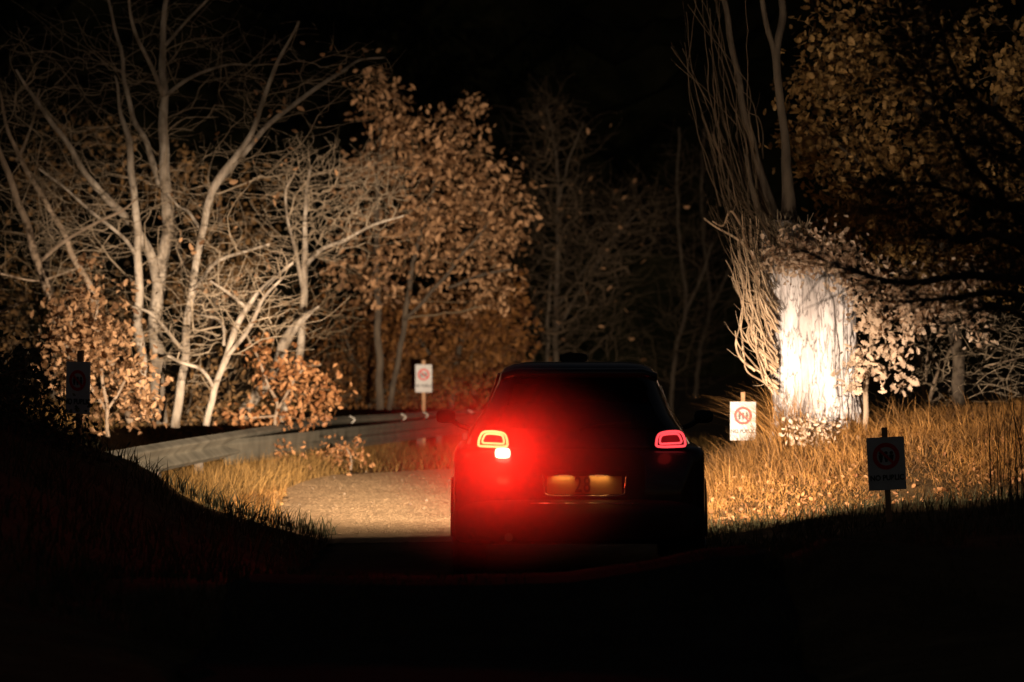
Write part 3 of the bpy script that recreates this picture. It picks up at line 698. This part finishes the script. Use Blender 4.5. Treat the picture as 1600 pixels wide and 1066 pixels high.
for pts in ([(1150, 370), (1120, 352), (1103, 340)], [(1175, 400), (1145, 330), (1128, 352), (1112, 345)], [(1160, 560), (1150, 535), (1156, 508)]):
    shoot(pts[0][0]+20, pts[0][1]+20, pts, 5, 2.2)
s.obj('shoots', M['shoot'], tw, TB, True, 'stuff')
# stubbly burr twigs on top of the stump
s = Soup()
for k in range(260):
    a_ = random.uniform(1200, 1262); b_ = random.uniform(352, 430); p = P(a_, b_, 44.85+RNG.uniform(-.2, .1)); d = RNG.normal(0, 1, 3)*(.05, .05, .04)+(0, -.03, .10)
    V, F_ = tube([p, p+d*.5+RNG.normal(0, .012, 3), p+d], [.006, .005, .003], 4, cap=False); s.add(V, F_)
s.obj('burr_twigs', M['twig_pale'], tw, TB, False, 'stuff')

# ------------------------------------------------------------------ trees at the left
def tb(px, D): return base_at(px, D)
# tall double-forked pale tree
build_tree('bare_tree', 'tallest pale bare tree at the left, straight trunk with a long limb forking up left', 'tree', tb(248, 58),
    [[(250, 662, 58, 30), (246, 590, 58, 27), (244, 500, 58, 25), (250, 430, 58, 24), (262, 360, 58, 22), (257, 270, 58, 20), (256, 190, 58.2, 17), (254, 100, 58.3, 13), (258, 0, 58.4, 9), (262, -80, 58.4, 6)],
     [(246, 440, 58, 20), (236, 400, 57.9, 18), (205, 350, 57.6, 15), (165, 310, 57.2, 13), (130, 265, 57, 11), (90, 200, 56.8, 9), (55, 152, 56.6, 7), (25, 110, 56.5, 4)],
     [(250, 290, 58, 14), (232, 230, 58.5, 11), (208, 185, 58.9, 9), (196, 130, 59, 8), (185, 60, 59, 6), (165, -20, 59, 4)],
     [(256, 150, 58.2, 9), (230, 90, 57.8, 7), (205, 30, 57.5, 6), (195, -30, 57.4, 4)],
     [(259, 150, 58.2, 8), (300, 118, 58.4, 6), (350, 100, 58.6, 4), (390, 100, 58.7, 3)],
     [(259, 70, 58.2, 7), (290, 35, 58, 5), (330, -8, 57.8, 4)]],
    region_pts(230, [(100, 130, 110, 120, 3), (200, 60, 120, 90, 3), (330, 80, 110, 90, 3), (300, 230, 80, 80, 2), (90, 260, 90, 70, 2), (170, 400, 70, 60, 1)], 56, 60.5),
    'bark_pale', 'twig_pale', None, group='bare pale trees at the left', sub=4, subr=.3, twr=.0017)
build_tree('bare_tree', 'slim pale bare trunk just left of the tallest bare tree', 'tree', tb(222, 57),
    [[(226, 655, 57, 17), (222, 590, 57, 17), (217, 500, 57, 16), (217, 430, 57, 15), (214, 350, 57, 14), (205, 270, 57, 13), (200, 210, 57, 11), (188, 170, 57, 7), (178, 120, 57, 4)],
     [(214, 400, 57, 8), (190, 370, 56.6, 7), (140, 330, 56.2, 6), (95, 290, 56, 5), (60, 262, 55.8, 3)]],
    region_pts(90, [(170, 200, 80, 90, 2), (120, 330, 80, 60, 2), (240, 330, 60, 80, 1)], 55.5, 58.5),
    'bark_pale', 'twig_pale', None, group='bare pale trees at the left', sub=4, subr=.28)
build_tree('bare_tree', 'pale tree right of the tallest bare tree, splitting into two long limbs that lean right', 'tree', tb(278, 56),
    [[(274, 668, 56, 17), (283, 600, 56, 16), (291, 530, 56, 15), (302, 440, 56, 14), (315, 370, 56, 13), (327, 310, 56, 14), (342, 280, 56, 15), (372, 240, 56, 11), (400, 195, 56, 10), (417, 135, 56, 8), (440, 85, 56, 6), (468, 35, 56, 4)],
     [(342, 282, 56, 12), (375, 245, 56.4, 10), (420, 195, 56.8, 9), (470, 155, 57.2, 8), (535, 112, 57.6, 6), (560, 96, 57.8, 4), (600, 92, 58, 3)],
     [(300, 455, 56, 9), (340, 410, 55.6, 7), (390, 390, 55.3, 5), (420, 380, 55.1, 4)],
     [(288, 550, 56, 8), (262, 515, 55.7, 7), (235, 490, 55.5, 6), (205, 480, 55.3, 4)],
     [(318, 365, 56, 7), (296, 330, 56.3, 6), (280, 320, 56.5, 4), (262, 300, 56.6, 3)]],
    region_pts(190, [(440, 130, 90, 80, 2), (540, 110, 60, 40, 1), (400, 250, 70, 60, 2), (340, 420, 70, 60, 3), (300, 330, 50, 60, 1), (240, 500, 50, 40, 1)], 54, 58),
    'bark_pale', 'twig_pale', 'leaf_oak', 1, .09, .1, group='bare pale trees at the left', sub=4, subr=.26, leaf_prob=.12)
build_tree('bare_tree', 'leaning bare trunk nearest the left edge, tilting up to the left', 'tree', tb(115, 54),
    [[(128, 640, 54, 17), (105, 545, 54, 17), (82, 480, 54, 16), (64, 430, 54, 15), (48, 370, 54, 14), (30, 320, 54, 13), (8, 260, 54, 11), (-20, 190, 54, 8)],
     [(60, 410, 54, 8), (100, 378, 54.4, 7), (150, 348, 54.8, 6), (190, 330, 55, 5), (215, 310, 55.2, 3)],
     [(45, 470, 54.0, 5), (20, 480, 53.4, 6), (-20, 505, 53, 8)]],
    region_pts(130, [(20, 260, 70, 120, 3), (40, 450, 70, 110, 3), (130, 350, 80, 40, 1), (20, 130, 60, 70, 1)], 52.5, 56),
    'bark_mid', 'twig_pale', None, group='bare pale trees at the left', sub=4, subr=.28)
build_tree('bare_tree', 'thinner bare trunk leaning left between the edge tree and the slim trunk', 'tree', tb(190, 59),
    [[(205, 660, 59, 15), (185, 600, 59, 15), (158, 530, 59, 14), (140, 450, 59, 12), (112, 395, 59, 11), (92, 350, 59, 10), (55, 290, 59, 9), (30, 245, 59, 8), (10, 190, 59, 6), (-10, 120, 59, 4)],
     [(26, 250, 59, 7), (50, 200, 59.4, 5), (62, 140, 59.6, 4)],
     [(120, 420, 59, 5), (60, 440, 58.4, 4), (0, 430, 58, 3)]],
    region_pts(130, [(60, 220, 90, 110, 3), (110, 420, 60, 60, 2), (20, 400, 50, 60, 1), (180, 500, 40, 60, 1)], 57.5, 60.5),
    'bark_mid', 'twig_brown', None, group='bare pale trees at the left', sub=4, subr=.28)
build_tree('bare_sapling', 'bright many-branched sapling spreading to the upper right behind the guardrail', 'tree', tb(325, 54.5),
    [[(322, 665, 54.5, 13), (338, 600, 54.5, 12), (352, 560, 54.5, 13), (372, 510, 54.5, 12), (395, 470, 54.5, 10), (425, 440, 54.5, 8), (458, 410, 54.5, 5)],
     [(352, 560, 54.5, 9), (385, 520, 54.2, 8), (410, 470, 54, 7), (445, 430, 53.9, 4)],
     [(334, 605, 54.5, 8), (315, 580, 54.3, 7), (285, 568, 54.2, 6), (262, 555, 54, 4)],
     [(384, 480, 54.5, 7), (350, 455, 54.2, 6), (325, 438, 54, 4)],
     [(350, 540, 54.5, 6), (345, 505, 54.8, 6), (315, 495, 55, 4)]],
    region_pts(150, [(400, 440, 70, 50, 3), (330, 480, 60, 60, 3), (430, 480, 50, 50, 2), (300, 560, 40, 40, 1)], 53.4, 55.8),
    'bark_pale', 'twig_pale', None, group='bare pale trees at the left', sub=4, subr=.2, twr=.0024)
build_tree('bare_tree', 'pale crooked tree with a dense fan of fine twigs left of the leafy oak', 'tree', tb(470, 62),
    [[(440, 665, 62, 14), (455, 600, 62, 15), (472, 530, 62, 14), (474, 470, 62, 13), (477, 410, 62, 12), (476, 370, 62, 9), (478, 310, 62, 7), (484, 265, 62, 4)],
     [(474, 455, 62, 8), (462, 395, 61.8, 7), (450, 350, 61.6, 5), (446, 300, 61.5, 4), (462, 265, 61.5, 3)],
     [(477, 415, 62, 9), (500, 390, 61.6, 8), (540, 375, 61.3, 6), (585, 350, 61, 5), (630, 335, 60.8, 3)]],
    region_pts(260, [(530, 310, 80, 60, 5), (470, 280, 50, 60, 2), (580, 290, 50, 50, 3), (500, 370, 60, 40, 2), (440, 340, 40, 60, 1)], 60, 64),
    'bark_pale', 'twig_pale', None, group='bare pale trees at the left', sub=5, subr=.26, twr=.0019)
build_tree('leaning_stump', 'short broken pale trunk leaning right above the red-leaved shrub', 'tree', tb(400, 61),
    [[(372, 668, 61, 20), (392, 630, 61, 19), (425, 590, 61, 17), (440, 548, 61, 18), (462, 512, 61, 15), (492, 482, 61, 6)],
     [(448, 540, 61, 9), (470, 500, 60.8, 7), (500, 478, 60.6, 3)]],
    region_pts(50, [(490, 470, 40, 40, 2), (520, 500, 50, 50, 2), (440, 600, 60, 40, 1)], 60, 62), 'bark_pale', 'twig_brown', None, sub=4, subr=.2)
# leafy shrubs and trees at the left
build_tree('leafy_shrub', 'golden-brown leafy shrub behind the dark left sign', 'shrub', tb(165, 50),
    [[(170, 690, 50, 7), (165, 620, 50, 6), (150, 540, 50, 5), (155, 470, 50, 3)], [(165, 640, 50, 5), (120, 560, 50, 4), (105, 480, 50, 3)], [(168, 640, 50, 5), (200, 590, 50, 4), (225, 560, 50, 3)]],
    region_pts(330, [(155, 470, 45, 60, 2), (110, 560, 45, 70, 2), (170, 590, 60, 80, 4), (225, 600, 35, 50, 1.3), (80, 520, 30, 50, .6)], 49, 51.5, 2.2),
    'bark_mid', 'twig_brown', 'leaf_oak', 13, .08, .09)
build_tree('leafy_shrub', 'orange-red leafy shrub rising just behind the guardrail', 'shrub', tb(420, 58.8),
    [[(430, 665, 58.8, 6), (432, 630, 58.8, 5), (400, 560, 58.8, 4), (385, 520, 58.8, 3)], [(434, 640, 58.8, 5), (470, 580, 58.8, 4), (500, 570, 58.6, 3)], [(430, 650, 58.8, 4), (380, 655, 58.6, 3)]],
    region_pts(85, [(445, 580, 45, 26, 3), (475, 628, 45, 28, 3), (400, 540, 20, 26, 1), (410, 652, 60, 12, 1.6), (428, 685, 12, 20, .4), (500, 600, 22, 18, .8)], 58.2, 59.8),
    'bark_mid', 'twig_brown', 'leaf_red', 10, .085, .10)
build_tree('leafy_shrub', 'small tawny shrub standing in front of the guardrail', 'shrub', tb(545, 58.5),
    [[(548, 735, 58.5, 4), (545, 712, 58.5, 3), (540, 700, 58.5, 2)]], region_pts(28, [(545, 706, 32, 11, 2), (515, 712, 22, 10, 1)], 58, 59.2),
    'bark_mid', 'twig_brown', 'leaf_red', 8, .06, .1)
build_tree('leafy_shrub', 'low tawny sprig below the rail, left of the small tawny shrub', 'shrub', tb(425, 56),
    [[(428, 745, 56, 4), (427, 715, 56, 3), (424, 695, 56, 2)]], region_pts(26, [(428, 712, 20, 20, 2), (465, 722, 16, 12, 1)], 55.6, 56.4),
    'bark_mid', 'twig_brown', 'leaf_red', 7, .065, .09)
build_tree('leafy_tree', 'brown-leaved tree in shadow behind the bare trees, at the far left', 'tree', tb(70, 70),
    [[(80, 660, 70, 16), (85, 520, 70, 13), (75, 400, 70, 10), (90, 280, 70, 6)], [(82, 500, 70, 8), (140, 400, 70, 6), (170, 300, 70, 4)]],
    region_pts(330, [(90, 380, 110, 120, 3), (130, 260, 90, 70, 1.4), (120, 520, 130, 90, 2)], 68, 72, 1.2), 'bark_dark', 'twig_brown', 'leaf_brown', 10, .11, .14, group='brown-leaved trees behind the bare ones', leaf_prob=.8)
build_tree('leafy_tree', 'brown-leaved tree in shadow between the two middle bare trees', 'tree', tb(330, 71),
    [[(325, 660, 71, 15), (330, 520, 71, 12), (345, 400, 71, 9), (340, 290, 71, 5)], [(330, 500, 71, 8), (280, 400, 71, 6), (270, 320, 71, 4)], [(332, 480, 71, 7), (400, 400, 71, 5)]],
    region_pts(380, [(320, 400, 90, 90, 3), (280, 290, 60, 60, 1), (400, 430, 60, 80, 2), (345, 560, 110, 70, 1.6), (430, 290, 60, 60, .8)], 69, 73, 1.2), 'bark_dark', 'twig_brown', 'leaf_brown', 10, .115, .14, group='brown-leaved trees behind the bare ones', leaf_prob=.8)
# great leafy oak in the middle
build_tree('leafy_oak', 'large rust-leaved oak in the middle, its crown hanging behind the far sign', 'tree', tb(592, 74),
    [[(594, 640, 74, 13), (592, 560, 74, 12), (590, 480, 74, 11), (588, 400, 74, 9), (590, 300, 74, 7), (594, 190, 74, 4)],
     [(608, 640, 73.6, 9), (622, 560, 73.4, 9), (636, 480, 73.2, 9), (645, 410, 73.2, 8), (668, 330, 73.2, 6), (690, 240, 73.2, 4)],
     [(632, 500, 73.2, 6), (680, 450, 72.8, 6), (720, 400, 72.6, 5), (760, 350, 72.4, 3)],
     [(700, 450, 73, 5), (750, 430, 72.8, 5), (800, 420, 72.6, 3)]],
    region_pts(820, [(592, 150, 42, 35, 1.3), (590, 230, 70, 60, 2.4), (680, 220, 70, 45, 2.4), (735, 190, 30, 30, .5), (650, 300, 110, 60, 4.5), (750, 280, 50, 50, 1.8), (790, 340, 42, 45, 1.9), (700, 380, 110, 50, 3.5), (580, 380, 60, 60, 1.8), (560, 430, 60, 40, .8), (700, 450, 120, 40, 1.6)], 71.5, 77, 1.25),
    'bark_dark', 'twig_brown', 'leaf_oak', 12, .118, .14, leaf_prob=.95, twr=.003, tmpl=LT)
build_tree('leafy_oak', 'dimmer brown oak low behind the far sign, left of the car roof', 'tree', tb(700, 84),
    [[(705, 650, 84, 10), (712, 570, 84, 9), (735, 500, 84, 7), (760, 440, 84, 4)], [(708, 600, 84, 6), (660, 540, 84, 5), (640, 500, 84, 3)]],
    region_pts(480, [(700, 530, 110, 60, 4), (660, 590, 100, 40, 2.4), (770, 480, 50, 60, 1.6), (790, 540, 40, 40, 1), (620, 520, 60, 60, 1.4)], 82, 86),
    'bark_dark', 'twig_brown', 'leaf_rust', 10, .135, .2)
build_tree('thicket', 'low tangled brown thicket behind the middle of the guardrail', 'thicket', tb(560, 83),
    [[(560, 665, 83, 6), (555, 590, 83, 5), (540, 520, 83, 3)], [(562, 650, 83, 5), (610, 600, 83, 4), (640, 560, 83, 3)]],
    region_pts(300, [(540, 570, 50, 60, 3), (580, 610, 60, 30, 3), (640, 625, 50, 18, 1.5), (520, 500, 50, 40, 1.4)], 81, 85), 'bark_dark', 'twig_brown', 'leaf_rust', 4, .08, .18, sub=2, leaf_prob=.7)
build_tree('thicket', 'scrubby undergrowth along the far end of the guardrail beside the car mirror', 'thicket', tb(690, 92),
    [[(690, 665, 92, 5), (688, 630, 92, 4), (692, 600, 92, 2)]],
    region_pts(150, [(700, 625, 50, 20, 3), (600, 632, 50, 12, 1.5), (740, 590, 30, 30, 1)], 90, 93), 'bark_dark', 'twig_brown', 'leaf_rust', 6, .12, .15)
build_tree('thicket', 'dark leafy undergrowth at the foot of the pale trunks', 'thicket', tb(300, 60),
    [[(300, 690, 60, 5), (295, 650, 60, 4), (300, 610, 60, 2)]],
    region_pts(260, [(270, 665, 90, 14, 3), (350, 600, 60, 50, 1.5), (310, 640, 70, 30, 2), (190, 670, 50, 20, 1)], 58.8, 61.5), 'bark_dark', 'twig_brown', 'leaf_brown', 4, .08, .12, sub=1, leaf_prob=.6)
# feathery bare trees behind the car
build_tree('feathery_tree', 'dim bare feathery tree with a pointed top rising behind the car roof', 'tree', tb(868, 90),
    [[(868, 640, 90, 10), (868, 560, 90, 9), (870, 450, 90, 8), (872, 350, 90, 6), (870, 250, 90, 4), (855, 170, 90, 3)],
     [(854, 640, 89.6, 7), (856, 520, 89.6, 6), (860, 430, 89.6, 4)],
     [(868, 520, 90, 5), (920, 430, 90, 4), (970, 360, 90, 3)], [(870, 330, 90, 4), (890, 250, 90, 3), (910, 190, 90, 2)],
     [(870, 480, 90, 4), (930, 400, 90, 3), (1010, 320, 90, 2)]],
    region_pts(520, [(855, 190, 26, 45, 1.6), (905, 215, 20, 28, .6), (870, 290, 55, 60, 3), (930, 350, 80, 60, 4), (1000, 330, 50, 42, 2), (880, 430, 70, 80, 3), (960, 440, 60, 60, 1.6), (900, 530, 90, 50, 2.2), (820, 400, 30, 100, 1)], 86, 94),
    'bark_dark', 'twig_dim', 'leaf_oak', 1, .12, .1, sub=6, subr=.36, twr=.003, leaf_prob=.03, up=.5)
for a, D, lab in ((1062, 98, 'dim slender bare tree with a bent trunk between the car roof and the great trunk'), (1100, 112, 'barely visible upright bare tree just left of the great trunk')):
    build_tree('bare_tree', lab, 'tree', tb(a, D),
        [[(a-14, 660, D, 8), (a-8, 560, D, 7), (a+10, 480, D, 6), (a+2, 400, D, 5), (a-4, 300, D, 4), (a, 200, D, 3)], [(a+8, 490, D, 5), (a+35, 430, D, 4), (a+50, 380, D, 3)]],
        region_pts(140, [(a, 330, 50, 120, 3), (a+30, 450, 50, 80, 2), (a-20, 540, 60, 60, 2)], D-2, D+2), 'bark_dark', 'twig_dim', None, sub=4, subr=.4, twr=.003)

# ------------------------------------------------------------------ right side: oak leaves, bare bush, shrubs
def right_oak():
    D = 47.5
    root = build_tree('leafy_oak', 'brown-leaved oak filling the upper right behind the great trunk', 'tree', tb(1500, 49),
        [[(1500, 700, 49, 22), (1495, 560, 49, 20), (1480, 430, 48.8, 24), (1470, 300, 48.6, 20), (1450, 150, 48.4, 15), (1440, 0, 48.2, 10)],
         [(1478, 420, 48.8, 12), (1420, 330, 48.2, 10), (1360, 270, 47.8, 7), (1300, 220, 47.4, 4)], [(1474, 330, 48.6, 11), (1530, 230, 48.4, 8), (1570, 120, 48.2, 5)],
         [(1480, 450, 48.8, 9), (1400, 420, 48, 7), (1330, 400, 47.2, 5), (1270, 395, 46.4, 3)], [(1460, 200, 48.4, 10), (1380, 120, 48, 7), (1300, 60, 47.6, 4)]],
        region_pts(1300, [(1290, 60, 70, 70, 2), (1270, 180, 50, 80, 2), (1350, 150, 80, 80, 3), (1420, 60, 80, 80, 2), (1540, 80, 90, 90, 3), (1330, 280, 90, 70, 3), (1440, 260, 80, 80, 3), (1550, 260, 80, 90, 3), (1380, 370, 120, 40, 3), (1500, 400, 110, 60, 3), (1620, 200, 60, 200, 2)], 46.2, 50.5, 2.0),
        'bark_dark', 'twig_brown', 'leaf_gold', 14, .085, .12, leaf_prob=.9)
    return root
right_oak()
def spray_tree():
    D = 43.9; base = tb(1345, 44.4)
    at = region_pts(290, [(1240, 400, 44, 22, 2.2), (1295, 395, 45, 24, 2.2), (1330, 425, 40, 22, 1.6), (1385, 450, 60, 22, 2.0), (1460, 460, 50, 25, 1.6), (1515, 445, 30, 18, .6), (1360, 470, 24, 20, .6), (1430, 490, 34, 22, 1.4), (1490, 480, 40, 26, 1.5), (1520, 520, 24, 20, .5)], 43.5, 44.6)
    root = build_tree('leafy_sapling', 'pale-leaved oak sapling draped in front of the great trunk, brightly lit', 'tree', base,
        [[(1352, 690, 44.6, 9), (1354, 600, 44.5, 8), (1362, 520, 44.4, 7), (1372, 460, 44.3, 6), (1350, 420, 44.2, 4), (1300, 395, 44.1, 3), (1250, 392, 44, 2)],
         [(1368, 480, 44.4, 5), (1420, 460, 44.3, 4), (1480, 450, 44.2, 3)], [(1362, 520, 44.4, 4), (1380, 500, 44.2, 3), (1385, 550, 44, 2)],
         [(1362, 540, 44.4, 4), (1395, 520, 44.2, 3), (1412, 570, 44, 2)], [(1360, 560, 44.4, 4), (1335, 545, 44.1, 3), (1325, 590, 43.9, 2)]],
        at, 'bark_mid', 'twig_brown', 'leaf_tan', 9, .062, .09)
    c = region_pts(60, [(1360, 510, 16, 26, 2), (1398, 530, 22, 30, 3), (1350, 560, 14, 20, 1), (1385, 565, 20, 20, 1.4), (1408, 592, 13, 18, 1.2), (1325, 590, 18, 16, 1.2), (1330, 560, 14, 14, .5), (1350, 600, 16, 10, .6)], 43.6, 44.2)
    L = np.repeat(c, 5, 0)+RNG.normal(0, .055, (len(c)*5, 3)); b0 = np.array(base)
    for p in L[:298]:
        V, F_ = leaf_arrays(np.array([[0., 0, 0]]), .086, LT, 1.0); o = obj_np('leaf', V, F_, M['leaf_tan'], root); o.location = tuple(p-b0)
spray_tree()
build_tree('bare_bush', 'tangled bare pale bush at the right, under the dark pine boughs', 'shrub', tb(1450, 50),
    [[(1450, 690, 50, 10), (1448, 640, 50, 9), (1440, 580, 50, 7), (1420, 540, 50, 5), (1390, 530, 50, 3)], [(1448, 640, 50, 7), (1470, 570, 49.8, 6), (1510, 520, 49.6, 4), (1560, 480, 49.4, 3)], [(1446, 600, 50, 5), (1450, 540, 49.8, 4), (1440, 490, 49.6, 3)], [(1455, 630, 50, 5), (1530, 580, 50, 4), (1600, 560, 50, 3)]],
    region_pts(330, [(1430, 560, 70, 50, 3), (1510, 530, 90, 60, 4), (1570, 570, 60, 70, 2), (1450, 620, 100, 40, 2), (1390, 600, 50, 50, 1)], 48, 51.5),
    'bark_mid', 'twig_pale', None, sub=4, subr=.24, twr=.0017, up=.1, wob=.1)
build_tree('leafy_shrub', 'small pale-leaved shrub in the grass at the foot of the great trunk', 'shrub', tb(1280, 43.8),
    [[(1285, 720, 43.8, 4), (1280, 690, 43.8, 3), (1290, 655, 43.8, 2)]], region_pts(40, [(1270, 672, 40, 14, 3), (1292, 645, 10, 20, .6), (1255, 680, 25, 10, 1)], 43.4, 44),
    'bark_mid', 'twig_brown', 'leaf_tan', 6, .05, .07)
build_tree('leafy_shrub', 'small russet sprig in the grass just right of the dark right sign', 'shrub', tb(1425, 44),
    [[(1428, 740, 44, 3), (1427, 715, 44, 3), (1425, 700, 44, 2)]], region_pts(16, [(1424, 700, 14, 14, 2)], 43.8, 44.2), 'bark_mid', 'twig_brown', 'leaf_red', 6, .06, .06)

# ------------------------------------------------------------------ grasses
def kr(x, y): return (x > 1.5+.12*np.sin(y*3))
o = grass('dry_grass', scatter(76000, 1.45, 7.2, 38.6, 47, 1.5, kr), .04, .17, -.15, -.2, .7, .008, 'grass_dry', 'short dry golden grass on the lit right bank', lambda p: .55+.75*sst(39.5, 43.5, p[:, 1]))
tp = scatter(9000, 1.75, 6.8, 42.2, 46.4, 1.9, lambda x, y: (x > 1.75) & (RNG.uniform(0, 1, len(x)) < np.interp(x, [1.8, 3.6, 4.4, 7], [1, .9, .2, .1])))
grass('tall_grass', tp, .12, .42, -.3, -.25, .45, .007, 'grass_dry', 'tall straw-coloured grass around the foot of the great trunk')
# arching tussock beside the lit sign
n = 260; b0 = P(1232, 0, 44.0); x = RNG.normal(b0[0]-.02, .14, n); y = RNG.normal(44.2, .2, n)
tp = np.stack([x, y, terr(x, y)], -1); V, F_ = blades(tp, RNG.uniform(.45, .95, n), np.stack([RNG.uniform(-1.15, .25, n), RNG.normal(-.2, .3, n)], -1), np.full(n, .008), nseg=7)
o = obj_np('grass_tussock', V, F_, M['grass_dry'], kind='stuff'); o['label'] = 'arching tussock of long dry stems reaching over the lit sign'; o['category'] = 'grass'
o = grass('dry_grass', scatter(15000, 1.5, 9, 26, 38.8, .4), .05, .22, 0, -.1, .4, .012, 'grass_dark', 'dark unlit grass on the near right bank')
kl = lambda x, y: (x < np.interp(y, [37, 40, 44, 50, 57], [-1.75, -2.15, -2.42, -2.65, -2.9]))
o = grass('verge_grass', scatter(20000, -5.5, -1.9, 38.5, 50, .45, kl), .06, .24, .1, -.15, .45, .012, 'grass_dry', 'orange lit grass on the left verge beside the gravel')
kv = lambda x, y: ((x < np.interp(y, [50, 57, 59.3, 61.6, 65.5, 72], [-2.7, -2.95, -2.35, -.95, 3, 12])) | (y > np.interp(x, [-2.9, -2.3, -.9, 3, 12], [57, 59.5, 61.9, 65.9, 72.5])))
o = grass('verge_grass', scatter(26000, -5, 3.5, 49, 78, .6, kv), .05, .26, 0, -.1, .45, .014, 'grass_verge', 'dim brown grass between the gravel and the guardrail')
o = grass('verge_grass', scatter(9000, -10, -3, 44, 66, .6, lambda x, y: x < xrail(y)-.1), .10, .35, 0, -.1, .35, .016, 'grass_verge', 'dim grass behind the guardrail under the bare trees')
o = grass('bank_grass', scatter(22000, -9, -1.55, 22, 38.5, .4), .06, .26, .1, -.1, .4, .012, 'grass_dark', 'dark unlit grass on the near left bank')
yr = RNG.uniform(40, 70, 14000); xr_ = xrail(yr)+RNG.uniform(-.2, .8, 14000)
o = grass('verge_grass', np.stack([xr_, yr, terr(xr_, yr)-.02], -1), .20, .52, .05, -.1, .4, .012, 'grass_verge', 'taller dim grass grown up along the foot of the guardrail')
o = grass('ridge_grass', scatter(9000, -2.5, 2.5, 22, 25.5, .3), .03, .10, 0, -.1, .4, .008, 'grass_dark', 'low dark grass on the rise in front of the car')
# fallen leaves
def litter(n, x0, x1, y0, y1, matn, sz, label, keep=None):
    p = scatter(n, x0, x1, y0, y1, 0, keep)+np.array([0, 0, .045]); V, F_ = leaf_arrays(p, sz, LT_SIMPLE, .0)
    o = obj_np('fallen_leaves', V, F_, M[matn], kind='stuff'); o['label'] = label; o['category'] = 'leaves'
litter(1500, 1.55, 6.2, 38.9, 43.5, 'leaf_red', .045, 'fallen leaves along the foot of the lit right bank')
litter(500, -4.6, -2.2, 39.5, 50, 'leaf_gold', .06, 'fallen leaves in the grass of the left verge', kl)
litter(14, -2.2, 1.5, 38.9, 60, 'leaf_brown', .04, 'stray fallen leaves on the gravel')

# ------------------------------------------------------------------ dark things close by
build_tree('dark_shrub', 'black leafy shrub on the left bank below the dark sign', 'shrub', tb(30, 33),
    [[(30, 720, 33, 6), (25, 640, 33, 5), (10, 590, 33, 3)], [(32, 700, 33, 5), (70, 650, 33, 3)]],
    region_pts(260, [(10, 640, 60, 80, 3), (70, 680, 50, 35, 2), (40, 590, 30, 40, .8), (110, 700, 40, 20, .8)], 32, 34), 'bark_dark', 'twig_brown', 'leaf_dark', 8, .05, .1)
s = Soup()
n = 34
for k in range(n):
    D = random.uniform(31, 33.5); x0 = random.uniform(1548, 1640); h = random.uniform(90, 260)
    q = catmull([P(x0, bpx(x0, D), D), P(x0+random.uniform(-10, 8), 790-h*.5, D), P(x0+random.uniform(-26, 22), 790-h, D)], 6)
    V, F_ = tube(q, np.linspace(.004, .0014, len(q)), 4, cap=False); s.add(V, F_)
o = s.obj('reed_stems', M['bark_dark'], None, kind='stuff'); tag(o, 'thin dark upright stems at the right edge', 'reeds')
def pine():
    D = 22.0; bx = P(1760, 0, D)[0]; root = empty('pine_tree', (bx, D, gz(bx, D)), 'dark pine whose black boughs hang in from the right edge', 'tree')
    O = np.array(root.location)
    q = catmull([P(1790, 1100, D), P(1770, 600, D), P(1765, 200, D), P(1760, -300, D)], 6); V, F_ = tube(q, np.linspace(.17, .09, len(q)), 10); obj_np('trunk', V, F_, M['bark_dark'], root, O, True)
    bl = [[(1770, 470), (1600, 440), (1500, 434), (1400, 440), (1340, 428), (1262, 390)], [(1768, 540), (1600, 462), (1480, 468), (1390, 470)], [(1768, 480), (1640, 390), (1560, 300), (1500, 230), (1460, 150), (1425, 60)],
          [(1766, 300), (1640, 250), (1560, 180), (1500, 130), (1470, 60), (1450, 0)], [(1768, 420), (1620, 330), (1540, 320), (1450, 290), (1370, 290)], [(1770, 620), (1640, 520), (1560, 480), (1500, 500)],
          [(1765, -120), (1600, -60), (1500, 20), (1440, 90), (1410, 130)], [(1768, 470), (1640, 410), (1560, 370), (1500, 375), (1440, 350), (1400, 300)], [(1765, 330), (1660, 330), (1600, 260), (1560, 240), (1520, 210)]]
    NV = Soup(); TS = Soup()
    for bi, b in enumerate(bl):
        dz = random.uniform(-.8, .8); q = catmull([P(a, c, D+dz*(i/len(b))) for i, (a, c) in enumerate(b)], 8)
        q += np.array([[mnoise.noise((p[0]*3, k*4.4, bi*2.))*.03 for k in range(3)] for p in q])
        V, F_ = tube(q, np.linspace(.030, .004, len(q)), 6, cap=False); obj_np('bough', V, F_, M['bark_dark'], root, O, True)
        for i in range(6, len(q), 1):
            for rep in range(2):
                d = RNG.normal(0, 1, 3)*(.5, .5, .35)+(-.5, 0, .12); d /= np.linalg.norm(d); L = random.uniform(.12, .42)
                e = q[i]+d*L; V, F_ = tube([q[i], q[i]+d*L*.5+RNG.normal(0, .02, 3), e], [.005, .004, .002], 4, cap=False); TS.add(V, F_)
                if (bi in (0, 1) and random.random() < .88) or random.random() < .35: continue
                for t in np.linspace(.35, 1, 5):
                    c = q[i]+d*L*t; m = 11
                    dd = RNG.normal(0, 1, (m, 3))+d*1.1; dd /= np.linalg.norm(dd, axis=1)[:, None]; sd = np.cross(dd, RNG.normal(0, 1, (m, 3))); sd /= np.linalg.norm(sd, axis=1)[:, None]
                    ln = RNG.uniform(.05, .09, m)[:, None]
                    Vn = np.stack([c-sd*.0012+0*dd, c+sd*.0012+0*dd, c+dd*ln], 1).reshape(-1, 3); NV.add(Vn, [np.arange(3*m).reshape(m, 3)])
    TS.obj('twigs', M['bark_dark'], root, O, kind='stuff'); NV.obj('needles', M['needle'], root, O, kind='stuff')
pine()
